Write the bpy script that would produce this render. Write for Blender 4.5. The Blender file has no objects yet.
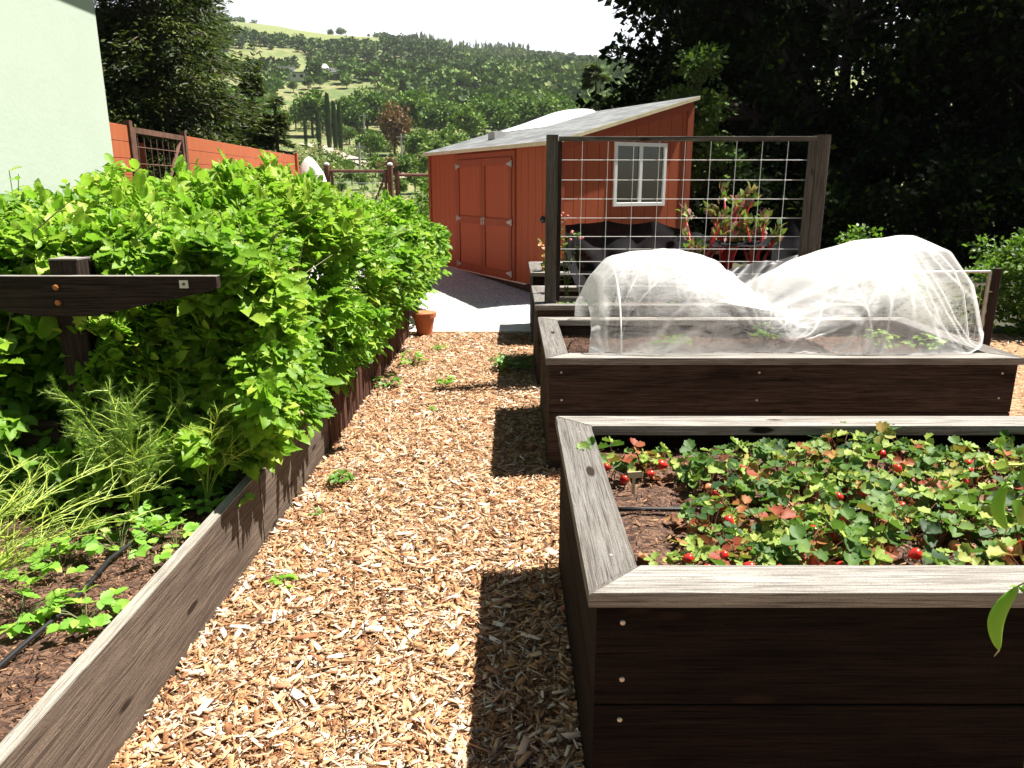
import bpy, math, random
import numpy as np
from math import radians as R, sin, cos, pi, sqrt, atan2, tan

scene = bpy.context.scene
C = scene.collection
rng = np.random.default_rng(7)
random.seed(7)

# ------------------------------------------------------------------ camera
CAM_H = 1.6; PITCH = R(14.63); FPX = 758.0
cd = bpy.data.cameras.new('camera'); cam = bpy.data.objects.new('camera', cd); C.objects.link(cam)
cam.location = (0, 0, CAM_H); cam.rotation_euler = (pi/2 - PITCH, 0, 0)
cd.sensor_width = 36; cd.lens = 36*FPX/1024; cd.clip_start = .02; cd.clip_end = 5000
scene.camera = cam

# ------------------------------------------------------------------ light
SUNV = np.array([.32, .10, .68]); SUNV = SUNV/np.linalg.norm(SUNV)
EL = math.asin(SUNV[2]); AZ = atan2(SUNV[0], SUNV[1])
w = bpy.data.worlds.new('World'); scene.world = w; w.use_nodes = True
nt = w.node_tree; nt.nodes.clear()
out = nt.nodes.new('ShaderNodeOutputWorld'); bg = nt.nodes.new('ShaderNodeBackground'); bg.inputs[1].default_value = .05
sky = nt.nodes.new('ShaderNodeTexSky'); sky.sky_type = 'NISHITA'; sky.sun_disc = False
sky.sun_elevation = EL; sky.sun_rotation = AZ; sky.air_density = 1.0; sky.dust_density = .6; sky.ozone_density = 1
tc = nt.nodes.new('ShaderNodeTexCoord'); sp = nt.nodes.new('ShaderNodeSeparateXYZ')
nt.links.new(tc.outputs['Generated'], sp.inputs[0])
mp = nt.nodes.new('ShaderNodeMapping'); mp.inputs['Scale'].default_value = (1.6, 1.6, 5)
nt.links.new(tc.outputs['Generated'], mp.inputs[0])
no = nt.nodes.new('ShaderNodeTexNoise'); no.inputs['Scale'].default_value = 2.2; no.inputs['Detail'].default_value = 7
no.inputs['Roughness'].default_value = .55
nt.links.new(mp.outputs[0], no.inputs['Vector'])
def mth(t, op, a, b=None, clamp=False):
    n = t.nodes.new('ShaderNodeMath'); n.operation = op; n.use_clamp = clamp
    for i, v in enumerate((a, b)):
        if v is None: continue
        if isinstance(v, (int, float)): n.inputs[i].default_value = v
        else: t.links.new(v, n.inputs[i])
    return n.outputs[0]
# cloud bank low over the hills in front, thinning upwards and behind
low = mth(nt, 'SUBTRACT', 1.0, mth(nt, 'MULTIPLY', mth(nt, 'SUBTRACT', sp.outputs[2], .16), 3.2), True)
fr = mth(nt, 'ADD', mth(nt, 'MULTIPLY', sp.outputs[1], 1.3), -.1, True)
cov = mth(nt, 'MULTIPLY', low, fr, True)
ns = mth(nt, 'MULTIPLY', mth(nt, 'SUBTRACT', no.outputs[0], .29), 6.0, True)
cm = mth(nt, 'MULTIPLY', mth(nt, 'MULTIPLY', cov, ns), 1.6, True)
mx = nt.nodes.new('ShaderNodeMix'); mx.data_type = 'RGBA'
dk = nt.nodes.new('ShaderNodeMix'); dk.data_type = 'RGBA'; dk.blend_type = 'MULTIPLY'; dk.inputs[0].default_value = 1
dk.inputs[7].default_value = (.42, .415, .42, 1); nt.links.new(sky.outputs[0], dk.inputs[6])
nt.links.new(cm, mx.inputs[0]); nt.links.new(dk.outputs[2], mx.inputs[6])
mx.inputs[7].default_value = (8.6, 8.9, 9.4, 1)
nt.links.new(mx.outputs[2], bg.inputs[0]); nt.links.new(bg.outputs[0], out.inputs[0])

sl = bpy.data.lights.new('sun', 'SUN'); sl.energy = 5.0; sl.angle = R(.5); sl.color = (1, .95, .86)
so = bpy.data.objects.new('sun', sl); C.objects.link(so)
so.rotation_euler = (pi/2 - EL, 0, pi - AZ); so.location = (20, 8, 44)
scene.view_settings.view_transform = 'Standard'; scene.view_settings.look = 'None'
scene.view_settings.exposure = 1.5; scene.view_settings.gamma = 1
scene.render.engine = 'CYCLES'
scene.cycles.max_bounces = 8; scene.cycles.transparent_max_bounces = 24
scene.cycles.diffuse_bounces = 3; scene.cycles.use_adaptive_sampling = True

def ray(px, py):
    dx = (px-512)/FPX; u = -(py-384)/FPX
    return dx, cos(PITCH)+u*sin(PITCH), -sin(PITCH)+u*cos(PITCH)
def at_z(px, py, z):
    a = ray(px, py); t = (z-CAM_H)/a[2]; return (a[0]*t, a[1]*t, z)
def at_y(px, py, Y):
    a = ray(px, py); t = Y/a[1]; return (a[0]*t, Y, CAM_H+a[2]*t)

# ------------------------------------------------------------------ materials
def newmat(name):
    m = bpy.data.materials.new(name); m.use_nodes = True; t = m.node_tree
    p = t.nodes['Principled BSDF']; return m, t, p
def N(t, kind, **kw):
    n = t.nodes.new(kind)
    for k, v in kw.items():
        if k in n.inputs.keys(): n.inputs[k].default_value = v
        else: setattr(n, k, v)
    return n
def ramp(t, fac, stops):
    r = t.nodes.new('ShaderNodeValToRGB'); e = r.color_ramp.elements
    while len(e) > 2: e.remove(e[-1])
    e[0].position = stops[0][0]; e[0].color = (*stops[0][1], 1)
    e[1].position = stops[-1][0]; e[1].color = (*stops[-1][1], 1)
    for p_, c in stops[1:-1]:
        x = e.new(p_); x.color = (*c, 1)
    t.links.new(fac, r.inputs[0]); return r.outputs[0]
def objcoord(t, scale=(1, 1, 1)):
    c = t.nodes.new('ShaderNodeTexCoord'); m = t.nodes.new('ShaderNodeMapping')
    m.inputs['Scale'].default_value = scale; t.links.new(c.outputs['Object'], m.inputs[0]); return m.outputs[0]
def noise(t, vec, scale, detail=4, rough=.5, dist=0):
    n = t.nodes.new('ShaderNodeTexNoise'); n.inputs['Scale'].default_value = scale; n.inputs['Detail'].default_value = detail
    n.inputs['Roughness'].default_value = rough; n.inputs['Distortion'].default_value = dist
    t.links.new(vec, n.inputs['Vector']); return n.outputs[0]
def bump(t, p, h, s=.3, d=.01):
    b = t.nodes.new('ShaderNodeBump'); b.inputs['Strength'].default_value = s; b.inputs['Distance'].default_value = d
    t.links.new(h, b.inputs['Height']); t.links.new(b.outputs[0], p.inputs['Normal'])
def mix(t, fac, a, b, mode='MIX'):
    m = t.nodes.new('ShaderNodeMix'); m.data_type = 'RGBA'; m.blend_type = mode
    for i, v in ((0, fac), (6, a), (7, b)):
        if isinstance(v, (int, float)): m.inputs[i].default_value = v
        elif isinstance(v, tuple): m.inputs[i].default_value = (*v, 1)
        else: t.links.new(v, m.inputs[i])
    return m.outputs[2]

def wood(name, light, dark, axis, stain=(.05, .03, .02), stain_amt=.35, knots=True, rough=.85, spec=.2):
    m, t, p = newmat(name); p.inputs['Specular IOR Level'].default_value = spec
    sc = [26, 26, 26]; sc['xyz'.index(axis)] = .8
    g = noise(t, objcoord(t, tuple(sc)), 2.4, 9, .72, 1.1)
    sc2 = [120, 120, 120]; sc2['xyz'.index(axis)] = 2.6
    g2 = noise(t, objcoord(t, tuple(sc2)), 2.0, 3, .6, .5)
    mid = tuple((a+b)/2 for a, b in zip(light, dark))
    col = ramp(t, g, [(.36, dark), (.47, mid), (.58, light)])
    col = mix(t, mth(t, 'MULTIPLY', mth(t, 'SUBTRACT', .49, g2, True), 7.0, True), col, tuple(v*.6 for v in dark))
    sp3 = noise(t, objcoord(t), 190, 4, .7)
    col = mix(t, mth(t, 'MULTIPLY', mth(t, 'SUBTRACT', .47, sp3, True), 5.0, True), col, tuple(v*.75 for v in dark))
    sc3 = [5, 5, 5]; sc3['xyz'.index(axis)] = 1.3
    s = noise(t, objcoord(t, tuple(sc3)), 1.3, 5, .6)
    col = mix(t, mth(t, 'MULTIPLY', mth(t, 'SUBTRACT', s, .52, True), stain_amt*9, True), col, stain)
    hh = mth(t, 'ADD', mth(t, 'ADD', g, g2), mth(t, 'MULTIPLY', sp3, .5))
    if knots:
        sk = [9, 9, 9]; sk['xyz'.index(axis)] = 2.6
        v = t.nodes.new('ShaderNodeTexVoronoi'); v.inputs['Scale'].default_value = 1.0; t.links.new(objcoord(t, tuple(sk)), v.inputs['Vector'])
        k = mth(t, 'MULTIPLY', mth(t, 'SUBTRACT', .15, mth(t, 'ADD', v.outputs['Distance'], mth(t, 'MULTIPLY', mth(t, 'SUBTRACT', g2, .5), .12)), True), 22.0, True)
        col = mix(t, k, col, (.022, .014, .01)); hh = mth(t, 'SUBTRACT', hh, mth(t, 'MULTIPLY', k, .5))
    t.links.new(col, p.inputs['Base Color']); p.inputs['Roughness'].default_value = rough
    bump(t, p, hh, .55, .006); return m

def leafmat(name, stops, trans=.35, rough=.5, tcol=None, spec=.35):
    m, t, p = newmat(name)
    a = t.nodes.new('ShaderNodeAttribute'); a.attribute_name = 'rnd'
    c = ramp(t, a.outputs['Fac'], stops)
    t.links.new(c, p.inputs['Base Color']); p.inputs['Roughness'].default_value = rough
    p.inputs['Specular IOR Level'].default_value = spec
    if trans > 0:
        tr = t.nodes.new('ShaderNodeBsdfTranslucent')
        tm = mix(t, .55, c, tcol or (.25, .5, .03)); t.links.new(tm, tr.inputs[0])
        ms = t.nodes.new('ShaderNodeMixShader'); ms.inputs[0].default_value = trans
        t.links.new(p.outputs[0], ms.inputs[1]); t.links.new(tr.outputs[0], ms.inputs[2])
        t.links.new(ms.outputs[0], t.nodes['Material Output'].inputs[0])
    return m

def plain(name, c, rough=.6, metal=0, var=.15, sc=8, bmp=0, coat=0):
    m, t, p = newmat(name)
    n = noise(t, objcoord(t), sc, 5, .6)
    col = ramp(t, n, [(.3, tuple(v*(1-var) for v in c)), (.7, tuple(min(1, v*(1+var)) for v in c))])
    t.links.new(col, p.inputs['Base Color']); p.inputs['Roughness'].default_value = rough; p.inputs['Metallic'].default_value = metal
    if bmp: bump(t, p, noise(t, objcoord(t), sc*9, 3), bmp, .004)
    return m

GREY_L = (.40, .38, .355); GREY_D = (.19, .17, .15)
M = {}
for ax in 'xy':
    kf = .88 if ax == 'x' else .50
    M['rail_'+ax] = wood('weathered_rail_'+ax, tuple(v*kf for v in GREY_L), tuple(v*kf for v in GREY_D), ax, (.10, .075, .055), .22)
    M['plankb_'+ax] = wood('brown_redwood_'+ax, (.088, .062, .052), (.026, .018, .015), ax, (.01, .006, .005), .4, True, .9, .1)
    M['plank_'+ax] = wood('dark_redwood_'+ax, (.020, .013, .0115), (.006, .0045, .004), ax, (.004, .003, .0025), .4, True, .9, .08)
M['edge_y'] = wood('edging_board_grain', (.17, .13, .10), (.06, .043, .034), 'y', (.05, .032, .026), .35)
M['edge_top'] = wood('edging_board_top', (.36, .33, .29), (.2, .18, .15), 'y', (.14, .1, .075), .2)
M['stake'] = wood('stake_wood', (.13, .062, .042), (.05, .026, .02), 'z', (.02, .01, .008), .3)
M['post_z'] = wood('post_wood', (.14, .125, .105), (.055, .046, .038), 'z', (.03, .02, .016), .3)
M['post_x'] = wood('beam_wood', (.15, .135, .115), (.055, .046, .038), 'x', (.03, .02, .016), .3)
M['post_dark'] = wood('dark_post_wood', (.05, .034, .028), (.017, .012, .01), 'z', (.01, .007, .006), .3, True, .85, .1)
M['arm_dark'] = wood('dark_arm_wood', (.05, .034, .028), (.016, .011, .01), 'x', (.01, .007, .006), .35, True, .85, .1)
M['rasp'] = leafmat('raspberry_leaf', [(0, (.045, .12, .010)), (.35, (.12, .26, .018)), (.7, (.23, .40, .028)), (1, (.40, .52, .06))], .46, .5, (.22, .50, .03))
M['lime'] = leafmat('lime_leaf', [(0, (.12, .30, .03)), (.6, (.22, .44, .05)), (1, (.38, .52, .09))], .4, .5, (.35, .6, .05))
M['weed'] = leafmat('weed_leaf', [(0, (.06, .16, .02)), (1, (.15, .30, .04))], .35, .5)
M['cane'] = plain('cane_stem', (.13, .15, .05), .7)
M['bud'] = plain('flower_bud', (.45, .38, .2), .7)
M['fernstem'] = plain('fern_stem', (.33, .42, .05), .55)
M['fern'] = leafmat('fern_needle', [(0, (.06, .15, .025)), (1, (.24, .36, .06))], .35, .5)
M['straw'] = leafmat('strawberry_leaf', [(0, (.018, .055, .014)), (.30, (.075, .155, .03)), (.62, (.27, .36, .07)), (.80, (.30, .30, .06)), (.88, (.32, .12, .035)), (1, (.26, .05, .025))], .28, .58, (.2, .4, .04), .3)
M['strawdead'] = leafmat('dry_leaf', [(0, (.13, .05, .03)), (1, (.38, .20, .09))], .25, .7, (.4, .15, .05))
M['berry'] = plain('strawberry_skin', (.55, .022, .015), .3, 0, .3, 60)
M['berryp'] = plain('pale_strawberry_skin', (.55, .2, .08), .35, 0, .3, 60)
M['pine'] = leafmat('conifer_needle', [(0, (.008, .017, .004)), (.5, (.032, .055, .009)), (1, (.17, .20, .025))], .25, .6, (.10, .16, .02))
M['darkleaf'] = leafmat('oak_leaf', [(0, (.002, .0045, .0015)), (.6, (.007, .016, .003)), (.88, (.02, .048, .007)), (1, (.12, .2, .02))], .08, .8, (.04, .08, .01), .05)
M['shrub'] = leafmat('shrub_leaf', [(0, (.045, .10, .015)), (1, (.16, .28, .04))], .35, .5)
M['hill_a'] = leafmat('valley_leaf', [(0, (.025, .06, .012)), (.5, (.075, .15, .02)), (1, (.17, .28, .035))], .12, .7)
M['hill_s'] = leafmat('scrub_leaf', [(0, (.04, .075, .015)), (.4, (.10, .15, .03)), (.7, (.2, .26, .06)), (.85, (.26, .24, .10)), (1, (.3, .22, .12))], .12, .75)
M['hill_b'] = leafmat('light_valley_leaf', [(0, (.05, .10, .014)), (.6, (.12, .20, .025)), (1, (.2, .29, .05))], .15, .7)
M['hill_c'] = leafmat('brown_valley_leaf', [(0, (.09, .055, .018)), (1, (.25, .15, .06))], .1, .7, (.3, .2, .05))
M['hill_g'] = leafmat('far_wood_leaf', [(0, (.03, .058, .016)), (.45, (.07, .14, .022)), (.75, (.14, .25, .035)), (1, (.27, .28, .12))], .08, .8, (.12, .18, .04))
M['cypress'] = leafmat('cypress_leaf', [(0, (.014, .03, .01)), (1, (.045, .075, .02))], .08, .7)
M['bark'] = plain('bark', (.09, .065, .045), .9, 0, .4, 6, .5)
M['chard'] = plain('chard_stem', (.38, .01, .014), .4)
M['chardleaf'] = leafmat('chard_leaf', [(0, (.05, .10, .03)), (.3, (.16, .26, .05)), (.45, (.2, .06, .06)), (.8, (.30, .10, .10)), (1, (.5, .3, .25))], .3, .4)
M['pod'] = leafmat('pea_pod_skin', [(0, (.22, .46, .04)), (1, (.30, .54, .07))], .4, .35, (.3, .6, .05))
M['wire'] = plain('galvanised_wire', (.62, .62, .6), .5, .2, .1)
M['steel'] = plain('galvanised_steel', (.42, .43, .42), .45, .6, .2, 15)
M['rust'] = plain('rusted_steel', (.13, .06, .04), .75, .2, .4, 12)
M['red'] = None
M['white'] = plain('white_paint', (.8, .8, .78), .45, 0, .03)
M['black'] = plain('black_plastic', (.012, .012, .014), .45)
M['terra'] = plain('terracotta', (.45, .14, .06), .8, 0, .15, 10, .2)
M['stucco'] = plain('green_stucco', (.395, .46, .385), .9, 0, .03, 3, .35)
M['eave'] = plain('eave_board', (.5, .6, .5), .7)
M['concrete'] = plain('pale_concrete', (.76, .74, .71), .85, 0, .08, 5, .2)
M['skid'] = plain('dark_skid', (.035, .022, .018), .8, 0, .3)
M['bolt'] = plain('rusty_bolt', (.35, .12, .03), .6, .3)
M['screw'] = plain('screw_head', (.5, .47, .43), .4, .6)
M['tag'] = plain('pale_wood_tag', (.62, .5, .3), .7)
M['plateink'] = plain('plate_ink', (.08, .06, .05), .6)
M['bag'] = plain('white_sack', (.75, .75, .72), .7, 0, .06, 4, .3)
def red_paint(name, c):
    m, t, p = newmat(name)
    n = noise(t, objcoord(t, (14, 14, 1.2)), 2, 5, .6); n2 = noise(t, objcoord(t), 1.3, 4)
    col = ramp(t, n, [(.3, tuple(v*.86 for v in c)), (.7, tuple(v*1.1 for v in c))])
    col = mix(t, mth(t, 'MULTIPLY', mth(t, 'SUBTRACT', n2, .5, True), 1.2, True), col, tuple(v*.75 for v in c))
    t.links.new(col, p.inputs['Base Color']); p.inputs['Roughness'].default_value = .7
    bump(t, p, n, .25, .003); return m
M['red'] = red_paint('barn_red_siding', (.34, .066, .016))
M['red2'] = red_paint('barn_red_trim', (.27, .048, .013))
M['fencered'] = red_paint('fence_board_paint', (.36, .09, .03))

def glass():
    m, t, p = newmat('window_glass')
    g = t.nodes.new('ShaderNodeBsdfGlossy'); g.inputs['Roughness'].default_value = .03; g.inputs[0].default_value = (.9, .9, .9, 1)
    tr = t.nodes.new('ShaderNodeBsdfTransparent'); tr.inputs[0].default_value = (.35, .36, .36, 1)
    ms = t.nodes.new('ShaderNodeMixShader'); ms.inputs[0].default_value = .16
    t.links.new(tr.outputs[0], ms.inputs[1]); t.links.new(g.outputs[0], ms.inputs[2])
    t.links.new(ms.outputs[0], t.nodes['Material Output'].inputs[0]); return m
M['glass'] = glass()

def shingles():
    m, t, p = newmat('roof_shingles')
    b = t.nodes.new('ShaderNodeTexBrick'); b.inputs['Scale'].default_value = 1
    b.inputs['Color1'].default_value = (.13, .135, .14, 1); b.inputs['Color2'].default_value = (.25, .265, .27, 1); b.inputs['Mortar'].default_value = (.06, .06, .06, 1)
    b.inputs['Brick Width'].default_value = .3; b.inputs['Row Height'].default_value = .13; b.inputs['Mortar Size'].default_value = .006
    c = t.nodes.new('ShaderNodeTexCoord'); mp = t.nodes.new('ShaderNodeMapping'); mp.inputs['Rotation'].default_value = (0, 0, pi/2)
    t.links.new(c.outputs['Object'], mp.inputs[0]); t.links.new(mp.outputs[0], b.inputs[0])
    n = noise(t, objcoord(t), 90, 2)
    col = mix(t, .35, b.outputs[0], n, 'MULTIPLY')
    t.links.new(col, p.inputs['Base Color']); p.inputs['Roughness'].default_value = .85
    bump(t, p, b.outputs['Fac'], -.4, .006); return m
M['shingle'] = shingles()

def net_mat():
    m, t, p = newmat('white_row_cover_fabric')
    uvc = t.nodes.new('ShaderNodeAttribute'); uvc.attribute_name = 'dens'
    p.inputs['Base Color'].default_value = (.9, .9, .9, 1); p.inputs['Roughness'].default_value = .8
    tl = t.nodes.new('ShaderNodeBsdfTranslucent'); tl.inputs[0].default_value = (.92, .92, .92, 1)
    tr = t.nodes.new('ShaderNodeBsdfTransparent')
    m1 = t.nodes.new('ShaderNodeMixShader'); m1.inputs[0].default_value = .45
    t.links.new(p.outputs[0], m1.inputs[1]); t.links.new(tl.outputs[0], m1.inputs[2])
    n = noise(t, objcoord(t, (1, 6, 6)), 14, 5, .6); n2 = noise(t, objcoord(t, (60, 60, 60)), 6, 2)
    cr = noise(t, objcoord(t, (3, 3, 9)), 2.2, 6, .6, 1.2)
    a = mth(t, 'ADD', uvc.outputs['Fac'], mth(t, 'MULTIPLY', mth(t, 'SUBTRACT', n, .5), .10))
    a = mth(t, 'ADD', a, mth(t, 'MULTIPLY', mth(t, 'SUBTRACT', n2, .5), .45))
    a = mth(t, 'ADD', a, mth(t, 'MULTIPLY', mth(t, 'SUBTRACT', mth(t, 'ABSOLUTE', mth(t, 'SUBTRACT', cr, .5)), .03, False), -1.2), True)
    m2 = t.nodes.new('ShaderNodeMixShader'); t.links.new(a, m2.inputs[0])
    t.links.new(tr.outputs[0], m2.inputs[1]); t.links.new(m1.outputs[0], m2.inputs[2])
    t.links.new(m2.outputs[0], t.nodes['Material Output'].inputs[0])
    bump(t, p, cr, .2, .01); return m
M['net'] = net_mat()

def shade_mat():
    m, t, p = newmat('black_shade_fabric')
    n = noise(t, objcoord(t, (4, 4, 2)), 3, 5, .6)
    c = ramp(t, n, [(.35, (.006, .006, .007)), (.75, (.014, .014, .016))])
    t.links.new(c, p.inputs['Base Color']); p.inputs['Roughness'].default_value = .9; p.inputs['Specular IOR Level'].default_value = .1
    tr = t.nodes.new('ShaderNodeBsdfTransparent'); ms = t.nodes.new('ShaderNodeMixShader')
    n2 = noise(t, objcoord(t), 5, 3)
    t.links.new(mth(t, 'ADD', .93, mth(t, 'MULTIPLY', n2, .1), True), ms.inputs[0])
    t.links.new(tr.outputs[0], ms.inputs[1]); t.links.new(p.outputs[0], ms.inputs[2])
    t.links.new(ms.outputs[0], t.nodes['Material Output'].inputs[0]); return m
M['shade'] = shade_mat()

def mulch_mat(name, stops, sc=55):
    m, t, p = newmat(name)
    v = objcoord(t)
    wv = t.nodes.new('ShaderNodeTexVoronoi'); wv.inputs['Scale'].default_value = sc
    w_ = noise(t, v, 14, 3)
    mm = t.nodes.new('ShaderNodeVectorMath'); mm.operation = 'ADD'; cmb = t.nodes.new('ShaderNodeCombineXYZ')
    t.links.new(mth(t, 'MULTIPLY', w_, .2), cmb.inputs[0]); t.links.new(v, mm.inputs[0]); t.links.new(cmb.outputs[0], mm.inputs[1])
    t.links.new(mm.outputs[0], wv.inputs['Vector'])
    sx = t.nodes.new('ShaderNodeSeparateColor'); t.links.new(wv.outputs['Color'], sx.inputs[0])
    n = noise(t, v, sc*1.5, 6, .7)
    f = mth(t, 'ADD', mth(t, 'MULTIPLY', sx.outputs[0], .6), mth(t, 'MULTIPLY', n, .4))
    t.links.new(ramp(t, f, stops), p.inputs['Base Color']); p.inputs['Roughness'].default_value = .9
    bump(t, p, f, .9, .02); return m
M['mulch'] = mulch_mat('bark_mulch', [(.2, (.10, .05, .026)), (.5, (.30, .16, .075)), (.8, (.50, .33, .18))])
M['soil'] = mulch_mat('bed_soil', [(.2, (.03, .014, .009)), (.55, (.10, .048, .028)), (.8, (.22, .12, .07))], 90)
M['gravel'] = mulch_mat('crushed_gravel', [(.15, (.45, .435, .42)), (.5, (.66, .65, .63)), (.85, (.78, .77, .75))], 45)
M['chip'] = leafmat('wood_chip', [(0, (.10, .05, .028)), (.12, (.29, .13, .055)), (.4, (.47, .26, .125)), (.75, (.56, .38, .23)), (.93, (.62, .52, .40)), (1, (.70, .64, .56))], 0, .75, None, .25)
M['flake'] = leafmat('bark_flake', [(0, (.30, .11, .05)), (.4, (.48, .26, .15)), (1, (.74, .66, .58))], 0, .8, None, .2)
M['twig'] = leafmat('bark_twig', [(0, (.05, .022, .014)), (.7, (.20, .08, .04)), (1, (.55, .42, .3))], 0, .85, None, .15)
M['soilchip'] = leafmat('soil_chip', [(0, (.03, .014, .009)), (.6, (.14, .065, .035)), (1, (.36, .22, .12))], 0, .85, None, .2)
M['pebble'] = leafmat('pebble', [(0, (.38, .37, .355)), (1, (.80, .79, .77))], 0, .8, None, .25)
def terrain_mat():
    m, t, p = newmat('grass_and_dirt')
    v = objcoord(t)
    a = t.nodes.new('ShaderNodeAttribute'); a.attribute_name = 'meadow'
    n = noise(t, v, .06, 9, .68); n2 = noise(t, v, .9, 5, .6)
    g = ramp(t, n, [(.35, (.06, .10, .022)), (.47, (.105, .145, .038)), (.55, (.22, .20, .09)), (.60, (.13, .155, .045)), (.7, (.07, .11, .025))])
    md = ramp(t, n2, [(.3, (.13, .165, .05)), (.7, (.19, .215, .07))])
    col = mix(t, a.outputs['Fac'], g, md)
    near = ramp(t, n2, [(.3, (.02, .02, .01)), (.6, (.045, .045, .018)), (.8, (.09, .08, .035))])
    sx = t.nodes.new('ShaderNodeSeparateXYZ'); t.links.new(v, sx.inputs[0])
    col = mix(t, mth(t, 'MULTIPLY', mth(t, 'SUBTRACT', sx.outputs[1], 25), .03, True), near, col)
    t.links.new(col, p.inputs['Base Color']); p.inputs['Roughness'].default_value = .95
    return m
M['terrain'] = terrain_mat()

# ------------------------------------------------------------------ object helpers
def tag(o, label=None, cat=None, group=None, kind=None):
    if label: o['label'] = label
    if cat: o['category'] = cat
    if group: o['group'] = group
    if kind: o['kind'] = kind
    return o
def empty(name, loc=(0, 0, 0), rz=0, label=None, cat=None, group=None):
    o = bpy.data.objects.new(name, None); C.objects.link(o); o.location = loc; o.rotation_euler = (0, 0, rz)
    o.empty_display_size = .1
    return tag(o, label, cat, group)
def link(name, me, mat, parent=None, world=False):
    o = bpy.data.objects.new(name, me); C.objects.link(o)
    if mat: me.materials.append(mat)
    if parent:
        o.parent = parent
        if world:      # verts were given in world coordinates
            off = root_loc(parent); o.location = tuple(-v for v in off)
    return o
def root_loc(o):
    x = np.array(o.location[:])
    while o.parent: o = o.parent; x = x + np.array(o.location[:])
    return x
class MB:
    def __init__(s): s.v = []; s.f = []
    def add(s, vs, fs):
        k = len(s.v); s.v += [tuple(map(float, a)) for a in vs]; s.f += [tuple(i+k for i in f) for f in fs]; return s
    def box(s, x0, x1, y0, y1, z0, z1, b=0):
        if b <= 0:
            return s.add([(x0, y0, z0), (x1, y0, z0), (x1, y1, z0), (x0, y1, z0), (x0, y0, z1), (x1, y0, z1), (x1, y1, z1), (x0, y1, z1)],
                  [(0, 3, 2, 1), (4, 5, 6, 7), (0, 1, 5, 4), (1, 2, 6, 5), (2, 3, 7, 6), (3, 0, 4, 7)])
        # chamfered prism along the longest axis ends kept flat
        d = [x1-x0, y1-y0, z1-z0]; ax = d.index(max(d)); o_ = [i for i in range(3) if i != ax]
        lo = [x0, y0, z0]; hi = [x1, y1, z1]; a, c = o_
        pts = [(lo[a]+b, lo[c]), (hi[a]-b, lo[c]), (hi[a], lo[c]+b), (hi[a], hi[c]-b), (hi[a]-b, hi[c]), (lo[a]+b, hi[c]), (lo[a], hi[c]-b), (lo[a], lo[c]+b)]
        vs = []
        for e in (lo[ax], hi[ax]):
            for q in pts:
                p3 = [0, 0, 0]; p3[ax] = e; p3[a] = q[0]; p3[c] = q[1]; vs.append(p3)
        fs = [tuple(range(7, -1, -1)), tuple(range(8, 16))]+[(i, (i+1) % 8, 8+(i+1) % 8, 8+i) for i in range(8)]
        if ax == 1: fs = [tuple(reversed(f)) for f in fs]
        return s.add(vs, fs)
    def prism(s, poly, z0, z1):
        n = len(poly)
        return s.add([(*p, z0) for p in poly]+[(*p, z1) for p in poly], [tuple(range(n-1, -1, -1)), tuple(range(n, 2*n))]+[(i, (i+1) % n, n+(i+1) % n, n+i) for i in range(n)])
    def tube(s, pts, rad, seg=8, cap=True):
        pts = [np.array(p, float) for p in pts]; n = len(pts)
        if isinstance(rad, (int, float)): rad = [rad]*n
        vs = []
        for i, p in enumerate(pts):
            d = pts[min(i+1, n-1)]-pts[max(i-1, 0)]; d = d/(np.linalg.norm(d)+1e-9)
            u = np.cross(d, (0, 0, 1) if abs(d[2]) < .9 else (1, 0, 0)); u /= np.linalg.norm(u); v_ = np.cross(d, u)
            for k in range(seg):
                a = 2*pi*k/seg; vs.append(p+rad[i]*(cos(a)*u+sin(a)*v_))
        fs = [(i*seg+k, i*seg+(k+1) % seg, (i+1)*seg+(k+1) % seg, (i+1)*seg+k) for i in range(n-1) for k in range(seg)]
        if cap: fs += [tuple(range(seg-1, -1, -1)), tuple((n-1)*seg+k for k in range(seg))]
        return s.add(vs, fs)
    def ball(s, c, r, seg=8, rings=5, sz=1.0):
        vs = []; fs = []
        for i in range(rings+1):
            th = pi*i/rings
            for k in range(seg):
                a = 2*pi*k/seg; vs.append((c[0]+r*sin(th)*cos(a), c[1]+r*sin(th)*sin(a), c[2]+r*sz*cos(th)))
        for i in range(rings):
            for k in range(seg): fs.append((i*seg+k, (i+1)*seg+k, (i+1)*seg+(k+1) % seg, i*seg+(k+1) % seg))
        return s.add(vs, fs)
    def build(s, name, mat, parent=None, world=False, smooth=False):
        me = bpy.data.meshes.new(name); me.from_pydata(s.v, [], s.f); me.validate(); me.update()
        if smooth:
            for p in me.polygons: p.use_smooth = True
        return link(name, me, mat, parent, world)
    def data(s, name, mat):
        me = bpy.data.meshes.new(name); me.from_pydata(s.v, [], s.f); me.update(); me.materials.append(mat); return me

def np_mesh(name, V, F, attrs=None, smooth=False):
    V = np.asarray(V, np.float32); F = np.asarray(F, np.int32); k = F.shape[1]
    me = bpy.data.meshes.new(name); me.vertices.add(len(V)); me.vertices.foreach_set('co', V.ravel())
    me.loops.add(F.size); me.loops.foreach_set('vertex_index', F.ravel())
    me.polygons.add(len(F)); me.polygons.foreach_set('loop_start', np.arange(0, F.size, k, dtype=np.int32))
    if smooth: me.polygons.foreach_set('use_smooth', np.ones(len(F), bool))
    for nme, a in (attrs or {}).items():
        at = me.attributes.new(nme, 'FLOAT', 'POINT'); at.data.foreach_set('value', np.asarray(a, np.float32))
    me.update(calc_edges=True); return me

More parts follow.
